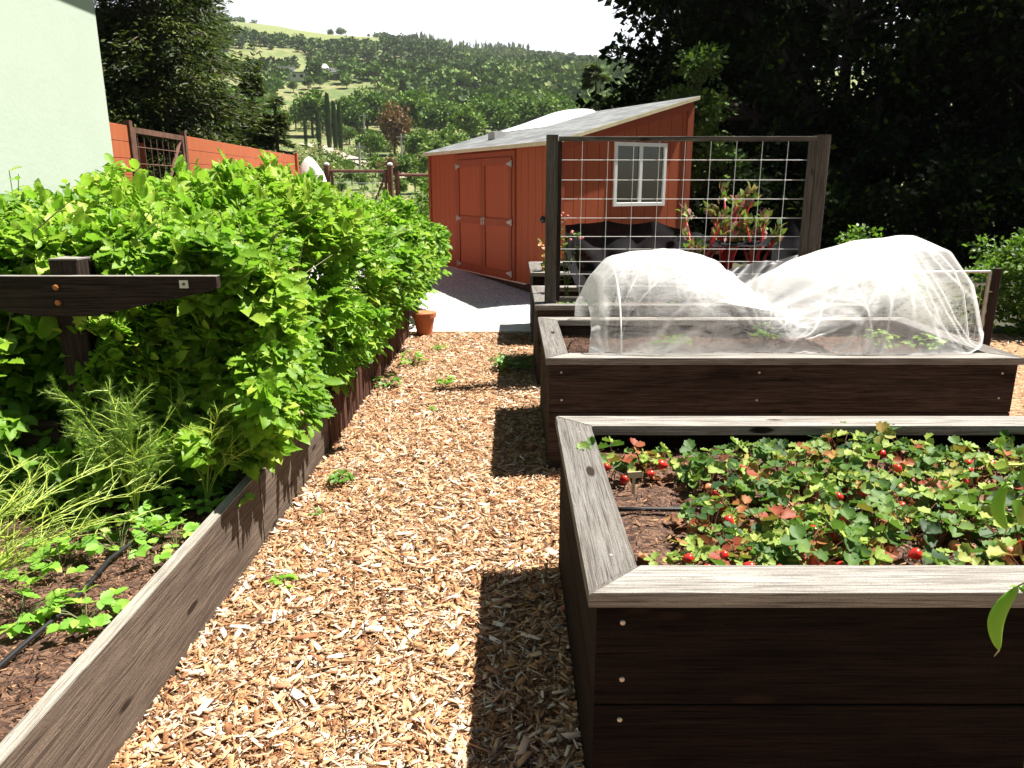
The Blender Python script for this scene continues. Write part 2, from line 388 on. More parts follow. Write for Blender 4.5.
# leaf templates: x = width, y = length, z = normal
LEAFLET = (np.array([(0, 0, 0), (-.27, .28, .07), (-.28, .6, .05), (0, 1, -.10), (.28, .6, .05), (.27, .28, .07), (0, .3, 0), (0, .64, -.02)]),
           np.array([(0, 6, 1), (6, 7, 2), (6, 2, 1), (7, 3, 2), (0, 5, 6), (6, 5, 4), (6, 4, 7), (7, 4, 3)]))
def _serr():
    ys_ = [.0, .10, .22, .30, .42, .50, .62, .70, .80, .86, .94]; ws = [.0, .17, .22, .30, .26, .31, .23, .25, .13, .13, .03]; L = []
    for sgn in (-1, 1): L += [(sgn*w_, y_-.0, .10*w_*2+(.025 if k_ % 2 else -.02)-.10*y_**3) for k_, (y_, w_) in enumerate(zip(ys_, ws)) if k_ > 0]
    V_ = [(0, 0, 0), (0, .35, -.01), (0, .68, -.035), (0, 1, -.10)]+L; F_ = []
    for b_ in (4, 14):
        q = [b_+k_ for k_ in range(10)]; f_ = [(0, 1, q[0]), (q[0], 1, q[1]), (q[1], 1, q[2]), (q[2], 1, q[3]), (q[3], 1, 2), (q[3], 2, q[4]), (q[4], 2, q[5]), (q[5], 2, q[6]), (q[6], 2, 3), (q[6], 3, q[7]), (q[7], 3, q[8]), (q[8], 3, q[9])]
        F_ += f_ if b_ == 14 else [(a_, c_, b2) for a_, b2, c_ in f_]
    return np.array(V_), np.array(F_)
SERR = _serr()
DIAM = (np.array([(0, 0, 0), (-.32, .5, .08), (0, 1, -.06), (.32, .5, .08)]), np.array([(0, 2, 1), (0, 3, 2)]))
_r = [(0, 0, 0)]+[(.5*sin(a)*(1 if i % 2 else .84), .5-.5*cos(a)*(1 if i % 2 else .88), .10*abs(sin(a))+(.03 if i % 2 else -.02)) for i, a in enumerate(np.linspace(.45, 2*pi-.45, 13))]+[(0, .5, -.02)]
ROUND = (np.array(_r), np.array([(14, i, i+1) for i in range(1, 13)]+[(14, 0, 1), (14, 13, 0)]))
NEEDLE = (np.array([(-.04, 0, 0), (.04, 0, 0), (0, 1, 0)]), np.array([(0, 1, 2)]))
TUFT = (np.array([(-.5, 0, 0), (.5, 0, 0), (.35, .9, .12), (-.35, 1, -.1)]), np.array([(0, 1, 2), (0, 2, 3)]))
CHIP = (np.array([(-.22, -.5, 0), (.5, -.36, 0), (.30, .42, .0), (-.36, .5, 0), (-.2, -.5, .6), (.46, -.34, 1), (.27, .42, .3), (-.34, .5, 1.1)]),
        np.array([(4, 5, 6), (4, 6, 7), (0, 1, 5), (0, 5, 4), (1, 2, 6), (1, 6, 5), (2, 3, 7), (2, 7, 6), (3, 0, 4), (3, 4, 7)]))
def nrm(a): return a/(np.linalg.norm(a, axis=-1, keepdims=True)+1e-9)
def scatter(tpl, P, D, Nn, S, rnd=None):
    """P positions, D length directions, Nn normals, S (n,) or (n,3) sizes -> V,F,rnd"""
    tv, tf = tpl; n = len(P); y = nrm(np.asarray(D, float)); z = np.asarray(Nn, float); z = nrm(z-(z*y).sum(1, keepdims=True)*y); x = np.cross(y, z)
    S = np.asarray(S, float); S = np.repeat(S[:, None], 3, 1) if S.ndim == 1 else S
    L = tv[None]*S[:, None, :]
    V = np.asarray(P)[:, None, :]+L[..., 0:1]*x[:, None]+L[..., 1:2]*y[:, None]+L[..., 2:3]*z[:, None]
    F = tf[None]+(np.arange(n)*len(tv))[:, None, None]
    rnd = rng.random(n) if rnd is None else rnd
    return V.reshape(-1, 3), F.reshape(-1, 3), np.repeat(rnd, len(tv))
def cat(parts):
    Vs, Fs, Rs = [], [], []; k = 0
    for V, F, r in parts: Vs.append(V); Fs.append(F+k); Rs.append(r); k += len(V)
    return np.concatenate(Vs), np.concatenate(Fs), np.concatenate(Rs)
def randdir(n): return nrm(rng.normal(size=(n, 3)))
def foliage(name, parts, mat, parent=None, world=False, smooth=False):
    V, F, r = cat(parts); me = np_mesh(name, V, F, {'rnd': r}, smooth); return link(name, me, mat, parent, world)

# cheap smooth value noise
_tab = rng.random((64, 64, 64))
def vnoise(p):
    p = np.asarray(p, float); i = np.floor(p).astype(int); f = p-i; f = f*f*(3-2*f); i = i % 64
    def g(a, b, c): return _tab[(i[..., 0]+a) % 64, (i[..., 1]+b) % 64, (i[..., 2]+c) % 64]
    x0 = g(0, 0, 0)*(1-f[..., 0])+g(1, 0, 0)*f[..., 0]; x1 = g(0, 1, 0)*(1-f[..., 0])+g(1, 1, 0)*f[..., 0]
    x2 = g(0, 0, 1)*(1-f[..., 0])+g(1, 0, 1)*f[..., 0]; x3 = g(0, 1, 1)*(1-f[..., 0])+g(1, 1, 1)*f[..., 0]
    return (x0*(1-f[..., 1])+x1*f[..., 1])*(1-f[..., 2])+(x2*(1-f[..., 1])+x3*f[..., 1])*f[..., 2]

# ------------------------------------------------------------------ terrain
ELT = np.array([(60, -3.0), (100, -.2), (200, 2.5), (300, 4.6), (420, 7.0), (600, 8.5), (800, 9.5), (950, 9.75)])
CRX = np.array([(-.62, 1.02), (-.37, 1.045), (-.28, 1.02), (-.22, .985), (-.17, 1.0), (-.1, .965), (-.04, .90), (.06, .885), (.17, .82), (.6, .7)])
def terr(x, y):
    x = np.asarray(x, float); y = np.asarray(y, float)
    z = np.interp(y, [-50, 10, 14, 18, 30, 45, 60], [0, 0, .2, .2, -.6, -1.6, -1.55])
    D = np.sqrt(x*x+y*y); az = x/np.maximum(y, 1)
    el = np.interp(D, ELT[:, 0], ELT[:, 1])
    f = np.interp(az, CRX[:, 0], CRX[:, 1]); f = 1+(f-1)*np.clip((D-250)/500, 0, 1)
    zf = CAM_H+D*np.tan(np.radians(el*f))
    zf = zf+(vnoise(np.stack([x/90, y/90, x*0+3], -1))-.5)*14*np.clip((D-150)/400, 0, 1)
    zf = np.where(D > 950, zf-(D-950)*.30, zf)
    return np.where((y > 60) & (D > 60), zf, z)
ys = np.concatenate([[-60, -20, -5, 0, 4, 8, 10, 11, 12, 13, 14, 16, 18, 22, 26, 30, 38, 45, 52, 60, 61], np.arange(70, 300, 10), np.arange(300, 1000, 14), np.arange(1000, 1500, 60)])
us = np.linspace(-1, 1, 141)
V = []; md = []
for y in ys:
    hw = max(60, 60+abs(y)*.75)
    x = us*hw; z = terr(x, np.full_like(x, y)); V.append(np.stack([x, np.full_like(x, y), z], -1))
V = np.concatenate(V); nx = len(us)
azs = V[:, 0]/np.maximum(V[:, 1], 1); Dd = np.hypot(V[:, 0], V[:, 1])
def meadow_f(az, D, x=None, y=None):
    a = np.exp(-(((az+.25)/.085)**2)**2-(((D-840)/110)**2)**2)
    a2 = np.exp(-(((az+.30)/.06)**2)**2-(((D-560)/60)**2)**2)
    return np.clip(a*1.1+a2*.42, 0, 1)
F = [(j*nx+i, j*nx+i+1, (j+1)*nx+i+1, (j+1)*nx+i) for j in range(len(ys)-1) for i in range(nx-1)]
g = link('ground', np_mesh('ground', V, F, {'meadow': meadow_f(azs, Dd)}, True), M['terrain']); tag(g, 'grassy ground falling to the valley and rising as the hillside', kind='structure')

def sheet(name, x0, x1, yr, dz, mat, lab):
    mb = MB(); vs = []
    for y in yr: vs += [(x0, y, float(terr(x0, y))+dz), (x1, y, float(terr(x1, y))+dz)]
    mb.add(vs, [(2*i, 2*i+1, 2*i+3, 2*i+2) for i in range(len(yr)-1)])
    return tag(mb.build(name, mat), lab, kind='structure')
sheet('mulch_path', -1.3, 9.0, [-1, 8.348], .004, M['mulch'], 'wood chip mulch path between the raised beds')
sheet('gravel_yard', -3.6, .95, [9.3, 10, 14, 15.6], .008, M['gravel'], 'grey crushed gravel in front of the red shed')
mb = MB(); mb.box(-1.6, .35, 8.35, 9.28, -.05, .03, 0); mb.box(-3.2, -1.61, 8.35, 9.28, -.05, .03); mb.box(.36, .8, 8.35, 9.28, -.05, .03)
tag(mb.build('concrete_walkway', M['concrete']), 'pale concrete strip crossing the end of the mulch path', kind='structure')

# wood chips
def chips(name, n, xf, yf, zf, mat, smin, smax, lab, th=.25, kind='stuff', tilt=.35, wr=(.16, .34)):
    x = xf(n); y = yf(n); z = zf(x, y)
    a = rng.random(n)*2*pi; t_ = rng.normal(size=n)*tilt
    D = np.stack([np.cos(a)*np.cos(t_), np.sin(a)*np.cos(t_), np.sin(t_)], -1)
    Nn = nrm(np.stack([rng.normal(size=n)*.35, rng.normal(size=n)*.35, np.ones(n)], -1))
    L = smin+(smax-smin)*rng.random(n)**2.4; W = L*(wr[0]+(wr[1]-wr[0])*rng.random(n)**1.5); W = np.maximum(W, .0025)
    S = np.stack([W, L, np.minimum(W*th, .003)+.0006], -1)
    P = np.stack([x, y, z], -1)
    o = foliage(name, [scatter(CHIP, P, D, Nn, S)], mat); return tag(o, lab, name.replace('_', ' '), kind=kind)
def u(a, b): return lambda n: a+(b-a)*rng.random(n)
chips('wood_chips', 80000, u(-1.14, .6), lambda n: 1.5+6.85*rng.random(n)**1.35, lambda x, y: .008+.018*rng.random(len(x)), M['chip'], .006, .07, 'loose tan wood chips covering the path', .2, wr=(.07, .42))
chips('bark_flakes', 900, u(-1.12, .55), lambda n: 1.55+6.6*rng.random(n)**1.3, lambda x, y: .028+.008*rng.random(len(x)), M['flake'], .035, .10, 'larger pale and rusty bark flakes on top of the path', .12, tilt=.12, wr=(.12, .5))
chips('fine_twigs', 2600, u(-1.12, .55), lambda n: 1.55+6.6*rng.random(n)**1.3, lambda x, y: .026+.010*rng.random(len(x)), M['twig'], .03, .12, 'thin dark twigs and bark shreds on the path', .5, tilt=.15, wr=(.03, .07))
chips('scattered_mulch', 6000, u(.2, 6.0), u(2.9, 8.3), lambda x, y: .008+.012*rng.random(len(x)), M['chip'], .02, .07, 'wood chips between and beside the raised beds')
chips('gravel_stones', 9000, u(-1.4, .9), u(9.3, 13), lambda x, y: terr(x, y)+.01, M['pebble'], .014, .035, 'loose grey stones lying on the gravel yard', .9, wr=(.6, .9))

# ------------------------------------------------------------------ raised beds
def raised_bed(x0, x1, y0, y1, zt, lab, screws=True, soil_dz=.12, pk='plank_', group='wooden raised beds beside the path', planks=2):
    root = empty('raised_bed', ((x0+x1)/2, (y0+y1)/2, 0), 0, lab, 'raised bed', group)
    W = .135; T = .038; ov = .022; j = .0015
    cx, cy = (x0+x1)/2, (y0+y1)/2
    # mitred rails
    def rail(poly, mat):
        # subdivided and slightly worn prism with eased edges
        mb = MB(); P2 = [np.array(p) for p in poly]; c = sum(P2)/len(P2); b = .006
        inner = [tuple(p+(c-p)/np.linalg.norm(c-p)*b*1.4) for p in P2]
        n = len(P2)
        vs = [(*p, zt-T) for p in P2]+[(*p, zt-b) for p in P2]+[(*p, zt) for p in inner]
        fs = [tuple(range(n-1, -1, -1)), tuple(range(2*n, 3*n))]
        for k in range(2): fs += [(k*n+i, k*n+(i+1) % n, (k+1)*n+(i+1) % n, (k+1)*n+i) for i in range(n)]
        mb.add([(a-cx, b_-cy, z) for a, b_, z in vs], fs); return mb.build('rail', mat, root)
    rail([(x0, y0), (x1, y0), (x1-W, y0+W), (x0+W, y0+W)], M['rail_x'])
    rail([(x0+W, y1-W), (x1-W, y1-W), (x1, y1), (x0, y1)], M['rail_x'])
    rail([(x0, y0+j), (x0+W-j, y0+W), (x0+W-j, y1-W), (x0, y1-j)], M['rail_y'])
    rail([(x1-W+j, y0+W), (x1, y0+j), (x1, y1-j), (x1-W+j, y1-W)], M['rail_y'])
    # panels of stacked planks
    zz = zt-T-.002; hs = [zz-.28, zz-.003]; rows = [(0, zz-.283), (zz-.279, zz)]
    a0, a1, b0, b1 = x0+ov, x1-ov, y0+ov, y1-ov; th = .038
    def panel(xa, xb, ya, yb, mat):
        mb = MB()
        for r in rows: mb.box(xa-cx, xb-cx, ya-cy, yb-cy, r[0], r[1], .003)
        return mb.build('side_panel', mat, root)
    panel(a0, a1, b0, b0+th, M[pk+'x']); panel(a0, a1, b1-th, b1, M[pk+'x'])
    panel(a0+.001, a0+th, b0+th+.002, b1-th-.002, M[pk+'y']); panel(a1-th, a1-.001, b0+th+.002, b1-th-.002, M[pk+'y'])
    for (px_, py_) in ((a0+th, b0+th), (a1-th-.09, b0+th), (a0+th, b1-th-.09), (a1-th-.09, b1-th-.09)):
        MB().box(px_-cx+.001, px_-cx+.088, py_-cy+.001, py_-cy+.088, 0, zz-.003).build('corner_post', M['stake'], root)
    if screws:
        sd = None
        zs = (zz-.045, zz-.2, zz-.32)
        for sx in (a0+.065, a1-.075, a0+1.17):
            for z in zs:
                if sd is None:
                    mb = MB(); mb.tube([(0, 0, 0), (0, -.003, 0), (0, -.0045, 0)], [.007, .0065, .003], 8); sd = mb.data('screw', M['screw'])
                o = bpy.data.objects.new('screw', sd); C.objects.link(o); o.parent = root
                o.location = (sx-cx+random.uniform(-.006, .006), b0-cy, z+random.uniform(-.008, .008))
    # flat screws on the rails
    if screws:
        for (qx, qy) in ((x0+.075, y0+.19), (x0+.235, y0+.07), (x0+.08, y1-.21), (x0+.28, y1-.06), (x0+1.25, y0+.06), (x0+1.30, y1-.065)):
            o = bpy.data.objects.new('screw', sd); C.objects.link(o); o.parent = root; o.rotation_euler = (-pi/2, 0, 0); o.scale = (.75, .3, .75); o.location = (qx-cx, qy-cy, zt)
    # soil
    n = 26; V = []; 
    for jy in range(n+1):
        for ix in range(2*n+1):
            x = a0+th+(a1-a0-2*th)*ix/(2*n); y = b0+th+(b1-b0-2*th)*jy/n
            V.append((x-cx, y-cy, zt-soil_dz+.05*(vnoise(np.array([x*5, y*5, 1.]))-.5)+.02*(vnoise(np.array([x*22, y*22, 1.]))-.5)))
    w_ = 2*n+1; F = [(j_*w_+i, j_*w_+i+1, (j_+1)*w_+i+1, (j_+1)*w_+i) for j_ in range(n) for i in range(2*n)]
    link('soil', np_mesh('soil', V, F, None, True), M['soil'], root)
    return root
ZT = .68
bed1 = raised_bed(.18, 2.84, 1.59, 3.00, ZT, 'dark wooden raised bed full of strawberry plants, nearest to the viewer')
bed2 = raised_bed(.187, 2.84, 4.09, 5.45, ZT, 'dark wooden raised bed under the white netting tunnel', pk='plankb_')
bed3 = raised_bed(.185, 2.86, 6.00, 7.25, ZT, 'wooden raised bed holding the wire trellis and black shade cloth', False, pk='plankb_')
bed4 = raised_bed(.19, 1.9, 7.72, 8.9, .75, 'far weathered raised bed next to the red shed, behind the trellis bed', False)
def bedchips(name, n, x0, x1, y0, y1, z, lab):
    return chips(name, n, u(x0, x1), u(y0, y1), lambda x, y: z+.05*(vnoise(np.stack([x*5, y*5, x*0+1], -1))-.5)+.012+.008*rng.random(len(x)), M['soilchip'], .008, .035, lab)
bedchips('soil_crumbs', 6500, .25, 2.78, 1.66, 2.92, ZT-.12, 'dark soil crumbs among the strawberry plants')
bedchips('bed_straw', 2500, .25, 2.78, 4.15, 5.38, ZT-.12, 'dry brown mulch under the white netting')

# ------------------------------------------------------------------ left edging and near-left bed
XE = -1.155
root = empty('edging_board', (XE, 2.0, 0), 0, 'long weathered plank edging the near left bed, knots on its side', 'edging board')
m = MB(); m.box(-.02, .02, -2.0, 1.18, 0, .355, .004); m.build('plank', M['edge_y'], root)
m = MB(); m.box(-.0215, .0215, -2.0, 1.18, .3565, .362); m.build('worn_top', M['edge_top'], root)
e2 = empty('edging_board', (XE, 3.7, 0), 0, 'shaded edging plank under the overhanging raspberry leaves', 'edging board')
m = MB(); m.box(-.018, .022, -.515, .75, 0, .345, .004); m.build('plank', M['edge_y'], e2)
# vertical stake palisade: each stake a thing
st = []
for v in range(3):
    mb = MB(); a = [.036, .04, .034][v]
    mb.tube([(0, 0, 0), (0, 0, .28+.02*v), (.002*v, 0, .32+.02*v)], [a, a*.98, a*.8], 9); st.append(mb.data('edging_stake', M['stake']))
y = 4.52; i = 0
ORDS = 'first second third fourth fifth sixth seventh eighth ninth tenth eleventh twelfth thirteenth fourteenth fifteenth sixteenth seventeenth eighteenth nineteenth twentieth'.split()
ORDS += ['twenty-'+o_ for o_ in ORDS[:9]]+['thirtieth']+['thirty-'+o_ for o_ in ORDS[:9]]+['fortieth']+['forty-'+o_ for o_ in ORDS[:9]]+['fiftieth']
while y < 8.25:
    o = bpy.data.objects.new('edging_stake', st[i % 3]); C.objects.link(o); o.location = (XE+random.uniform(-.012, .012), y, 0)
    o.rotation_euler = (random.uniform(-.04, .04), random.uniform(-.04, .04), random.random()*3)
    o.scale = (1, 1, random.uniform(.9, 1.1))
    tag(o, ORDS[i]+' upright brown stake along the raspberry hedge, counting from the near end', 'stake', 'stakes edging the raspberry hedge')
    y += random.uniform(.078, .1); i += 1
# cross board between beds
m = MB(); m.box(-1.45, 0, -.018, .018, 0, .33, .003); o = m.build('divider_board', M['arm_dark']); o.location = (XE-.022, 3.1, 0)
tag(o, 'dark board laid across between near left bed and raspberry hedge', 'board')
# soil beds
def soilsheet(name, x0, x1, y0, y1, z, lab, nx_=30, ny_=40):
    V = []
    for j_ in range(ny_+1):
        for i_ in range(nx_+1):
            x = x0+(x1-x0)*i_/nx_; y = y0+(y1-y0)*j_/ny_
            V.append((x, y, z+.06*(vnoise(np.array([x*3, y*3, 2.]))-.5)+.02*(vnoise(np.array([x*19, y*19, 2.]))-.5)))
    F = [(j_*(nx_+1)+i_, j_*(nx_+1)+i_+1, (j_+1)*(nx_+1)+i_+1, (j_+1)*(nx_+1)+i_) for j_ in range(ny_) for i_ in range(nx_)]
    o = link(name, np_mesh(name, V, F, None, True), M['soil']); return tag(o, lab, kind='structure')
ZS = .27
soilsheet('bed_soil', -3.15, XE-.025, .2, 3.08, ZS, 'dark soil of the near left bed')
soilsheet('hedge_soil', -3.15, XE-.03, 3.12, 10.6, .2, 'soil under the raspberry hedge')
chips('soil_bark', 9000, u(-2.6, XE-.03), u(1.3, 3.06), lambda x, y: ZS+.06*(vnoise(np.stack([x*3, y*3, x*0+2], -1))-.5)+.008+.012*rng.random(len(x)), M['soilchip'], .008, .035, 'brown bark crumbs lying on the near left bed')
# drip lines
def drip(pts, lab):
    mb = MB(); P = []
    for i in range(len(pts)-1):
        for k in range(8):
            s_ = k/8; p = np.array(pts[i])*(1-s_)+np.array(pts[i+1])*s_; P.append((p[0]+.006*sin(9*p[1]), p[1], p[2]+.004*sin(7*p[0]+5*p[1])))
    mb.tube(P, .008, 8); return tag(mb.build('drip_line', M['black'], smooth=True), lab, 'irrigation tube', 'drip irrigation tubes')
drip([at_z(-40, 700, .31), at_z(60, 615, .30), at_z(110, 560, .30), at_z(165, 520, .30), at_z(190, 500, .30)], 'black irrigation tube lying on soil of the near left bed')
drip([(.3, 2.27, .585), (1.2, 2.24, .60), (2.0, 2.25, .59), (2.75, 2.22, .585)], 'thin black tube lying along the middle of the strawberry bed')

# ------------------------------------------------------------------ T post
tp = empty('trellis_post', (-1.78, 3.02, 0), 0, 'dark T shaped wooden post with bolted tapering crossarm in the raspberries', 'trellis post')
m = MB(); m.box(-.055, .061, .0, .13, 0, 1.315, .006); m.build('post', M['post_dark'], tp)
m = MB(); m.box(-.055, .061, .0, .13, 1.3165, 1.322); m.build('post_top', M['rail_x'], tp)
def arm(z1, h0, h1, L0, L1):
    mb = MB(); z0 = z1-h0
    prof = [(-L0, z1-h1), (-.12, z0), (min(.12, L1-.035), z0), (L1-.03, z1-h1), (L1, z1-h1+.01), (L1, z1), (-L0, z1)]
    n = len(prof); mb.add([(x, -.042, z) for x, z in prof]+[(x, -.002, z) for x, z in prof], [tuple(range(n)), tuple(range(2*n-1, n-1, -1))]+[(i, n+i, n+(i+1) % n, (i+1) % n) for i in range(n)])
    return mb
arm(1.255, .155, .055, .62, .62).build('crossarm', M['arm_dark'], tp)
m = MB(); m.box(-.62, .62, -.0425, -.0015, 1.2565, 1.259); m.build('crossarm_top', M['rail_x'], tp)
arm(.66, .11, .10, .62, -.09).build('crossarm', M['arm_dark'], tp)
for z in (1.215, 1.155):
    m = MB(); m.tube([(-.01, -.042, z), (-.01, -.05, z), (-.01, -.053, z)], [.012, .012, .008], 8); m.build('bolt', M['bolt'], tp)
pl = MB().box(.475, .51, -.0445, -.0425, 1.212, 1.243).build('wire_plate', M['screw'], tp)
m = MB(); m.tube([(.492, -.0448, 1.228), (.492, -.047, 1.228)], .006, 8); m.build('nail', M['plateink'], pl)
# support wires from the arm along the hedge
m = MB(); m.tube([(-1.32, 2.98, 1.24), (-1.32, 10.4, 1.2)], .0016, 5); m.tube([(-2.25, 2.98, 1.24), (-2.25, 10.4, 1.2)], .0016, 5)
o = m.build('support_wire', M['wire'], tp, True)

# ------------------------------------------------------------------ raspberry hedge
def hedge():
    root = empty('raspberry_hedge', (-1.75, 6.8, .2), 0, 'long dense raspberry hedge with bright green leaves along the path', 'hedge')
    n = 23000
    Y = 3.0+7.5*rng.random(n)**1.15
    # cross-section superellipse, angle measured from right horizontal
    th = rng.random(n)*pi*1.12-.12*pi
    def shape(Y, th):
        endf = np.clip((Y-2.75)/.5, .45, 1)**.5*np.clip((10.95-Y)/.9, .2, 1)**.5
        wr = np.interp(Y, [3, 3.6, 5, 7, 10.5], [.50, .76, .87, .95, .84]); wl = 1.15
        top = np.interp(Y, [3, 4.2, 6, 8.5, 10.5], [1.38, 1.57, 1.47, 1.33, 1.08])
        c, s = np.cos(th), np.sin(th)
        p_ = .72
        X = np.sign(c)*np.abs(c)**p_*np.where(c > 0, wr, wl)*endf
        Z = np.sign(s)*np.abs(s)**p_
        Zc = .68; Z = Zc+np.where(Z > 0, Z*(top-Zc)*endf, Z*.65)
        return -1.85+X, Z
    X, Z = shape(Y, th)
    P = np.stack([X, Y, Z], -1)
    ctr = np.stack([np.full(n, -1.85), Y, np.full(n, .68)], -1)
    outv = nrm(P-ctr)
    b = vnoise(P*3.1)+.5*vnoise(P*7.3)
    disp = (b-.72)*.50
    depth = rng.exponential(.075, n)
    P = P+outv*(disp-depth)[:, None]
    # front cap
    k = 5200
    fx = -2.95+2.0*rng.random(k)**.8; fz = .32+1.1*rng.random(k)
    fy = 3.12+.25*rng.random(k)+(vnoise(np.stack([fx*4, fz*4, fx*0], -1))-.5)*.55
    top = .35+1.1*np.clip(1-((fx+1.85)/1.2)**4, 0, 1); ok = (fz < top+.05)
    # keep clear of the post front and arm
    ok &= ~((abs(fx+1.78) < .14) & (fy < 3.25)) & ~((fx < -1.1) & (fy < 3.12) & (fz > 1.05))
    Pf = np.stack([fx, fy, fz], -1)[ok]
    k2 = 260; gx = -2.35+1.15*rng.random(k2); gz = .32+.30*rng.random(k2)**1.4; gy = 2.86+.16*rng.random(k2); ok2 = vnoise(np.stack([gx*5, gz*5, gx*0+2], -1)) > .48
    gx2 = -2.6+.62*rng.random(500); gz2 = .5+.62*rng.random(500); ok3 = vnoise(np.stack([gx2*6, gz2*6, gx2*0+5], -1)) > .45
    Pf = np.concatenate([Pf, np.stack([gx, gy, gz], -1)[ok2], np.stack([gx2, 2.78+.2*rng.random(500), gz2], -1)[ok3]])
    P = np.concatenate([P, Pf]); of = np.tile([0.25, -1, .25], (len(Pf), 1)); outv = np.concatenate([outv, nrm(of)])
    keep = (P[:, 2] > np.where(P[:, 0] > -1.32, .44, .30)) & ~((P[:, 0] > -1.02) & (P[:, 2] < .60)) & ~((P[:, 1] < 3.12) & (abs(P[:, 0]+1.78) < .75) & (P[:, 2] > 1.05) ) & (P[:, 0] > -3.1)
    P = P[keep]; outv = outv[keep]; n = len(P)
    parts = []; Lr = .6+.4*rng.random(n)
    tone = np.clip(.22+.62*vnoise(P*2.0)+rng.normal(size=n)*.16+.12*outv[:, 2], 0, 1)  # mottled at random, paler where the hedge faces up: light from above painted in
    main = nrm(outv*1.0+randdir(n)*.65+np.array([0, 0, -.12]))
    nn = nrm(outv*.55+np.array([.22, -.1, .85])+randdir(n)*.55)
    for kk, (ang, ls) in enumerate(((0, 1.0), (1.25, .8), (-1.25, .8))):
        side = np.cross(nn, main); d = nrm(main*cos(ang)+side*sin(ang))
        s_ = .098*Lr*ls*(.75+.5*rng.random(n))
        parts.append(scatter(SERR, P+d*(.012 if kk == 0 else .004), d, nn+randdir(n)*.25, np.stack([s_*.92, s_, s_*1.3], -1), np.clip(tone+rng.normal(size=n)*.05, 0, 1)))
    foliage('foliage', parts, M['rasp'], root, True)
    # canes: sprays growing out past the surface
    mb = MB(); tips = []
    for i in range(150):
        y = random.uniform(3.15, 10.3); x = random.uniform(-2.5, -1.3); lean = random.uniform(-.3, .85); h = random.uniform(.9, 1.42)
        pts = [(x, y, .2), (x+lean*.15, y+random.uniform(-.05, .05), .2+h*.45), (x+lean*.5, y+random.uniform(-.15, .1), .2+h*.85), (x+lean*.85, y+random.uniform(-.25, .15), .2+h*.95)]
        mb.tube(pts, [.006, .005, .004, .002], 5, False); tips.append(pts[-1])
    # upright shoots with young leaves on top of the hedge
    parts = []
    for i in range(170):
        y = 3.3+7*random.random()**1.2; x = random.uniform(-2.8, -1.05); top = float(np.interp(y, [3, 4.2, 6, 8.5, 10.5], [1.28, 1.50, 1.41, 1.28, 1.0]))*(1-.25*max(0, (x+1.5))**1.0)
        hgt = random.uniform(.05, .20); bx, by = random.uniform(-.06, .06), random.uniform(-.06, .06)
        mb.tube([(x, y, top-.15), (x+bx, y+by, top+hgt)], [.004, .002], 5, False)
        m_ = 9; t_ = rng.random(m_); P_ = np.array([x, y, top-.05])+np.outer(t_, [bx, by, hgt+.05]); a = rng.random(m_)*6.28
        d = np.stack([np.cos(a), np.sin(a), .4+.3*rng.random(m_)-.6*(1-t_)], -1)
        s_ = (.045+.03*rng.random(m_))
        parts.append(scatter(SERR, P_, d, np.tile([0, -.2, 1.], (m_, 1))+randdir(m_)*.3, s_, np.clip(.7+.2*rng.normal(size=m_), 0, 1)))
    mb.build('canes', M['cane'], root, True)
    foliage('young_leaves', parts, M['rasp'], root, True)
    # buds
    mb = MB()
    for i in range(70):
        j = random.randrange(len(P)); c = P[j]+outv[j]*.05
        mb2 = MB()
        for q in range(4):
            mb2.ball(c+np.array([.006*cos(q*1.6), .006*sin(q*1.6), .003*q]), .007, 5, 3)
        mb2.build('flower_bud', M['bud'], root, True)
hedge()

# ------------------------------------------------------------------ near-left bed plants
def fern(loc, lean, nst, hgt, lab, spread=.35, needles=150, curl=.3):
    root = empty('asparagus_fern', loc, 0, lab, 'asparagus fern', 'feathery asparagus ferns in the near left bed')
    mb = MB(); P = []; Dn = []
    for i in range(nst):
        a = random.uniform(-1, 1); dx = lean[0]+random.uniform(-spread, spread); dy = lean[1]+random.uniform(-spread, spread)*.8; h = hgt*random.uniform(.6, 1.05)
        pts = []
        for k in range(9):
            s_ = k/8; pts.append((random.uniform(-.004, .004)+dx*s_**1.35, dy*s_**1.35, h*s_**.8*(1-curl*s_**2)))
        mb.tube(pts, [.0036*(1-.75*k/8) for k in range(9)], 5, False)
        for b in range(16):
            s_ = random.uniform(.3, 1); k = int(s_*7.99); f = s_*8-k; p = np.array(pts[k])*(1-f)+np.array(pts[k+1])*f
            d = nrm(np.array([dx*.8+random.uniform(-.5, .5), dy*.8+random.uniform(-.5, .5), random.uniform(.05, .5)])); L = random.uniform(.06, .17)*(1.2-s_*.5)
            q = p+d*L+np.array([0, 0, -.01]); mb.tube([p, (p+q)/2+np.array([0, 0, .006]), q], [.0018, .0013, .0006], 4, False)
            m_ = needles//12
            t_ = rng.random(m_); P.append(p+np.outer(t_, q-p)); Dn.append(nrm(d+randdir(m_)*.9))
    mb.build('stems', M['fernstem'], root)
    P = np.concatenate(P); Dn = np.concatenate(Dn)
    foliage('needles', [scatter(NEEDLE, P, Dn, randdir(len(P)), np.stack([np.full(len(P), .022), .014+.020*rng.random(len(P)), np.ones(len(P))], -1))], M['fern'], root)
p = at_z(140, 515, .3); fern((p[0], p[1]-.02, .28), (-.02, -.02), 16, .62, 'dark green upright asparagus fern in front of the raspberry hedge', .24, 700, .1)
p = at_z(-60, 640, .3); fern((p[0], p[1], .28), (.20, .45), 14, .62, 'pale yellow green asparagus fern sprawling in from the left edge', .33, 190, .4)
p = at_z(215, 500, .3); fern((p[0]-.03, p[1], .28), (.06, -.05), 9, .52, 'thin asparagus fern with bare curving twigs under the raspberry leaves', .22, 110, .12)
p = at_z(-90, 520, .3); fern((p[0], p[1], .28), (.35, .0), 8, .3, 'low asparagus fern with soft needles at far left under the crossarm', .25, 420, .3)

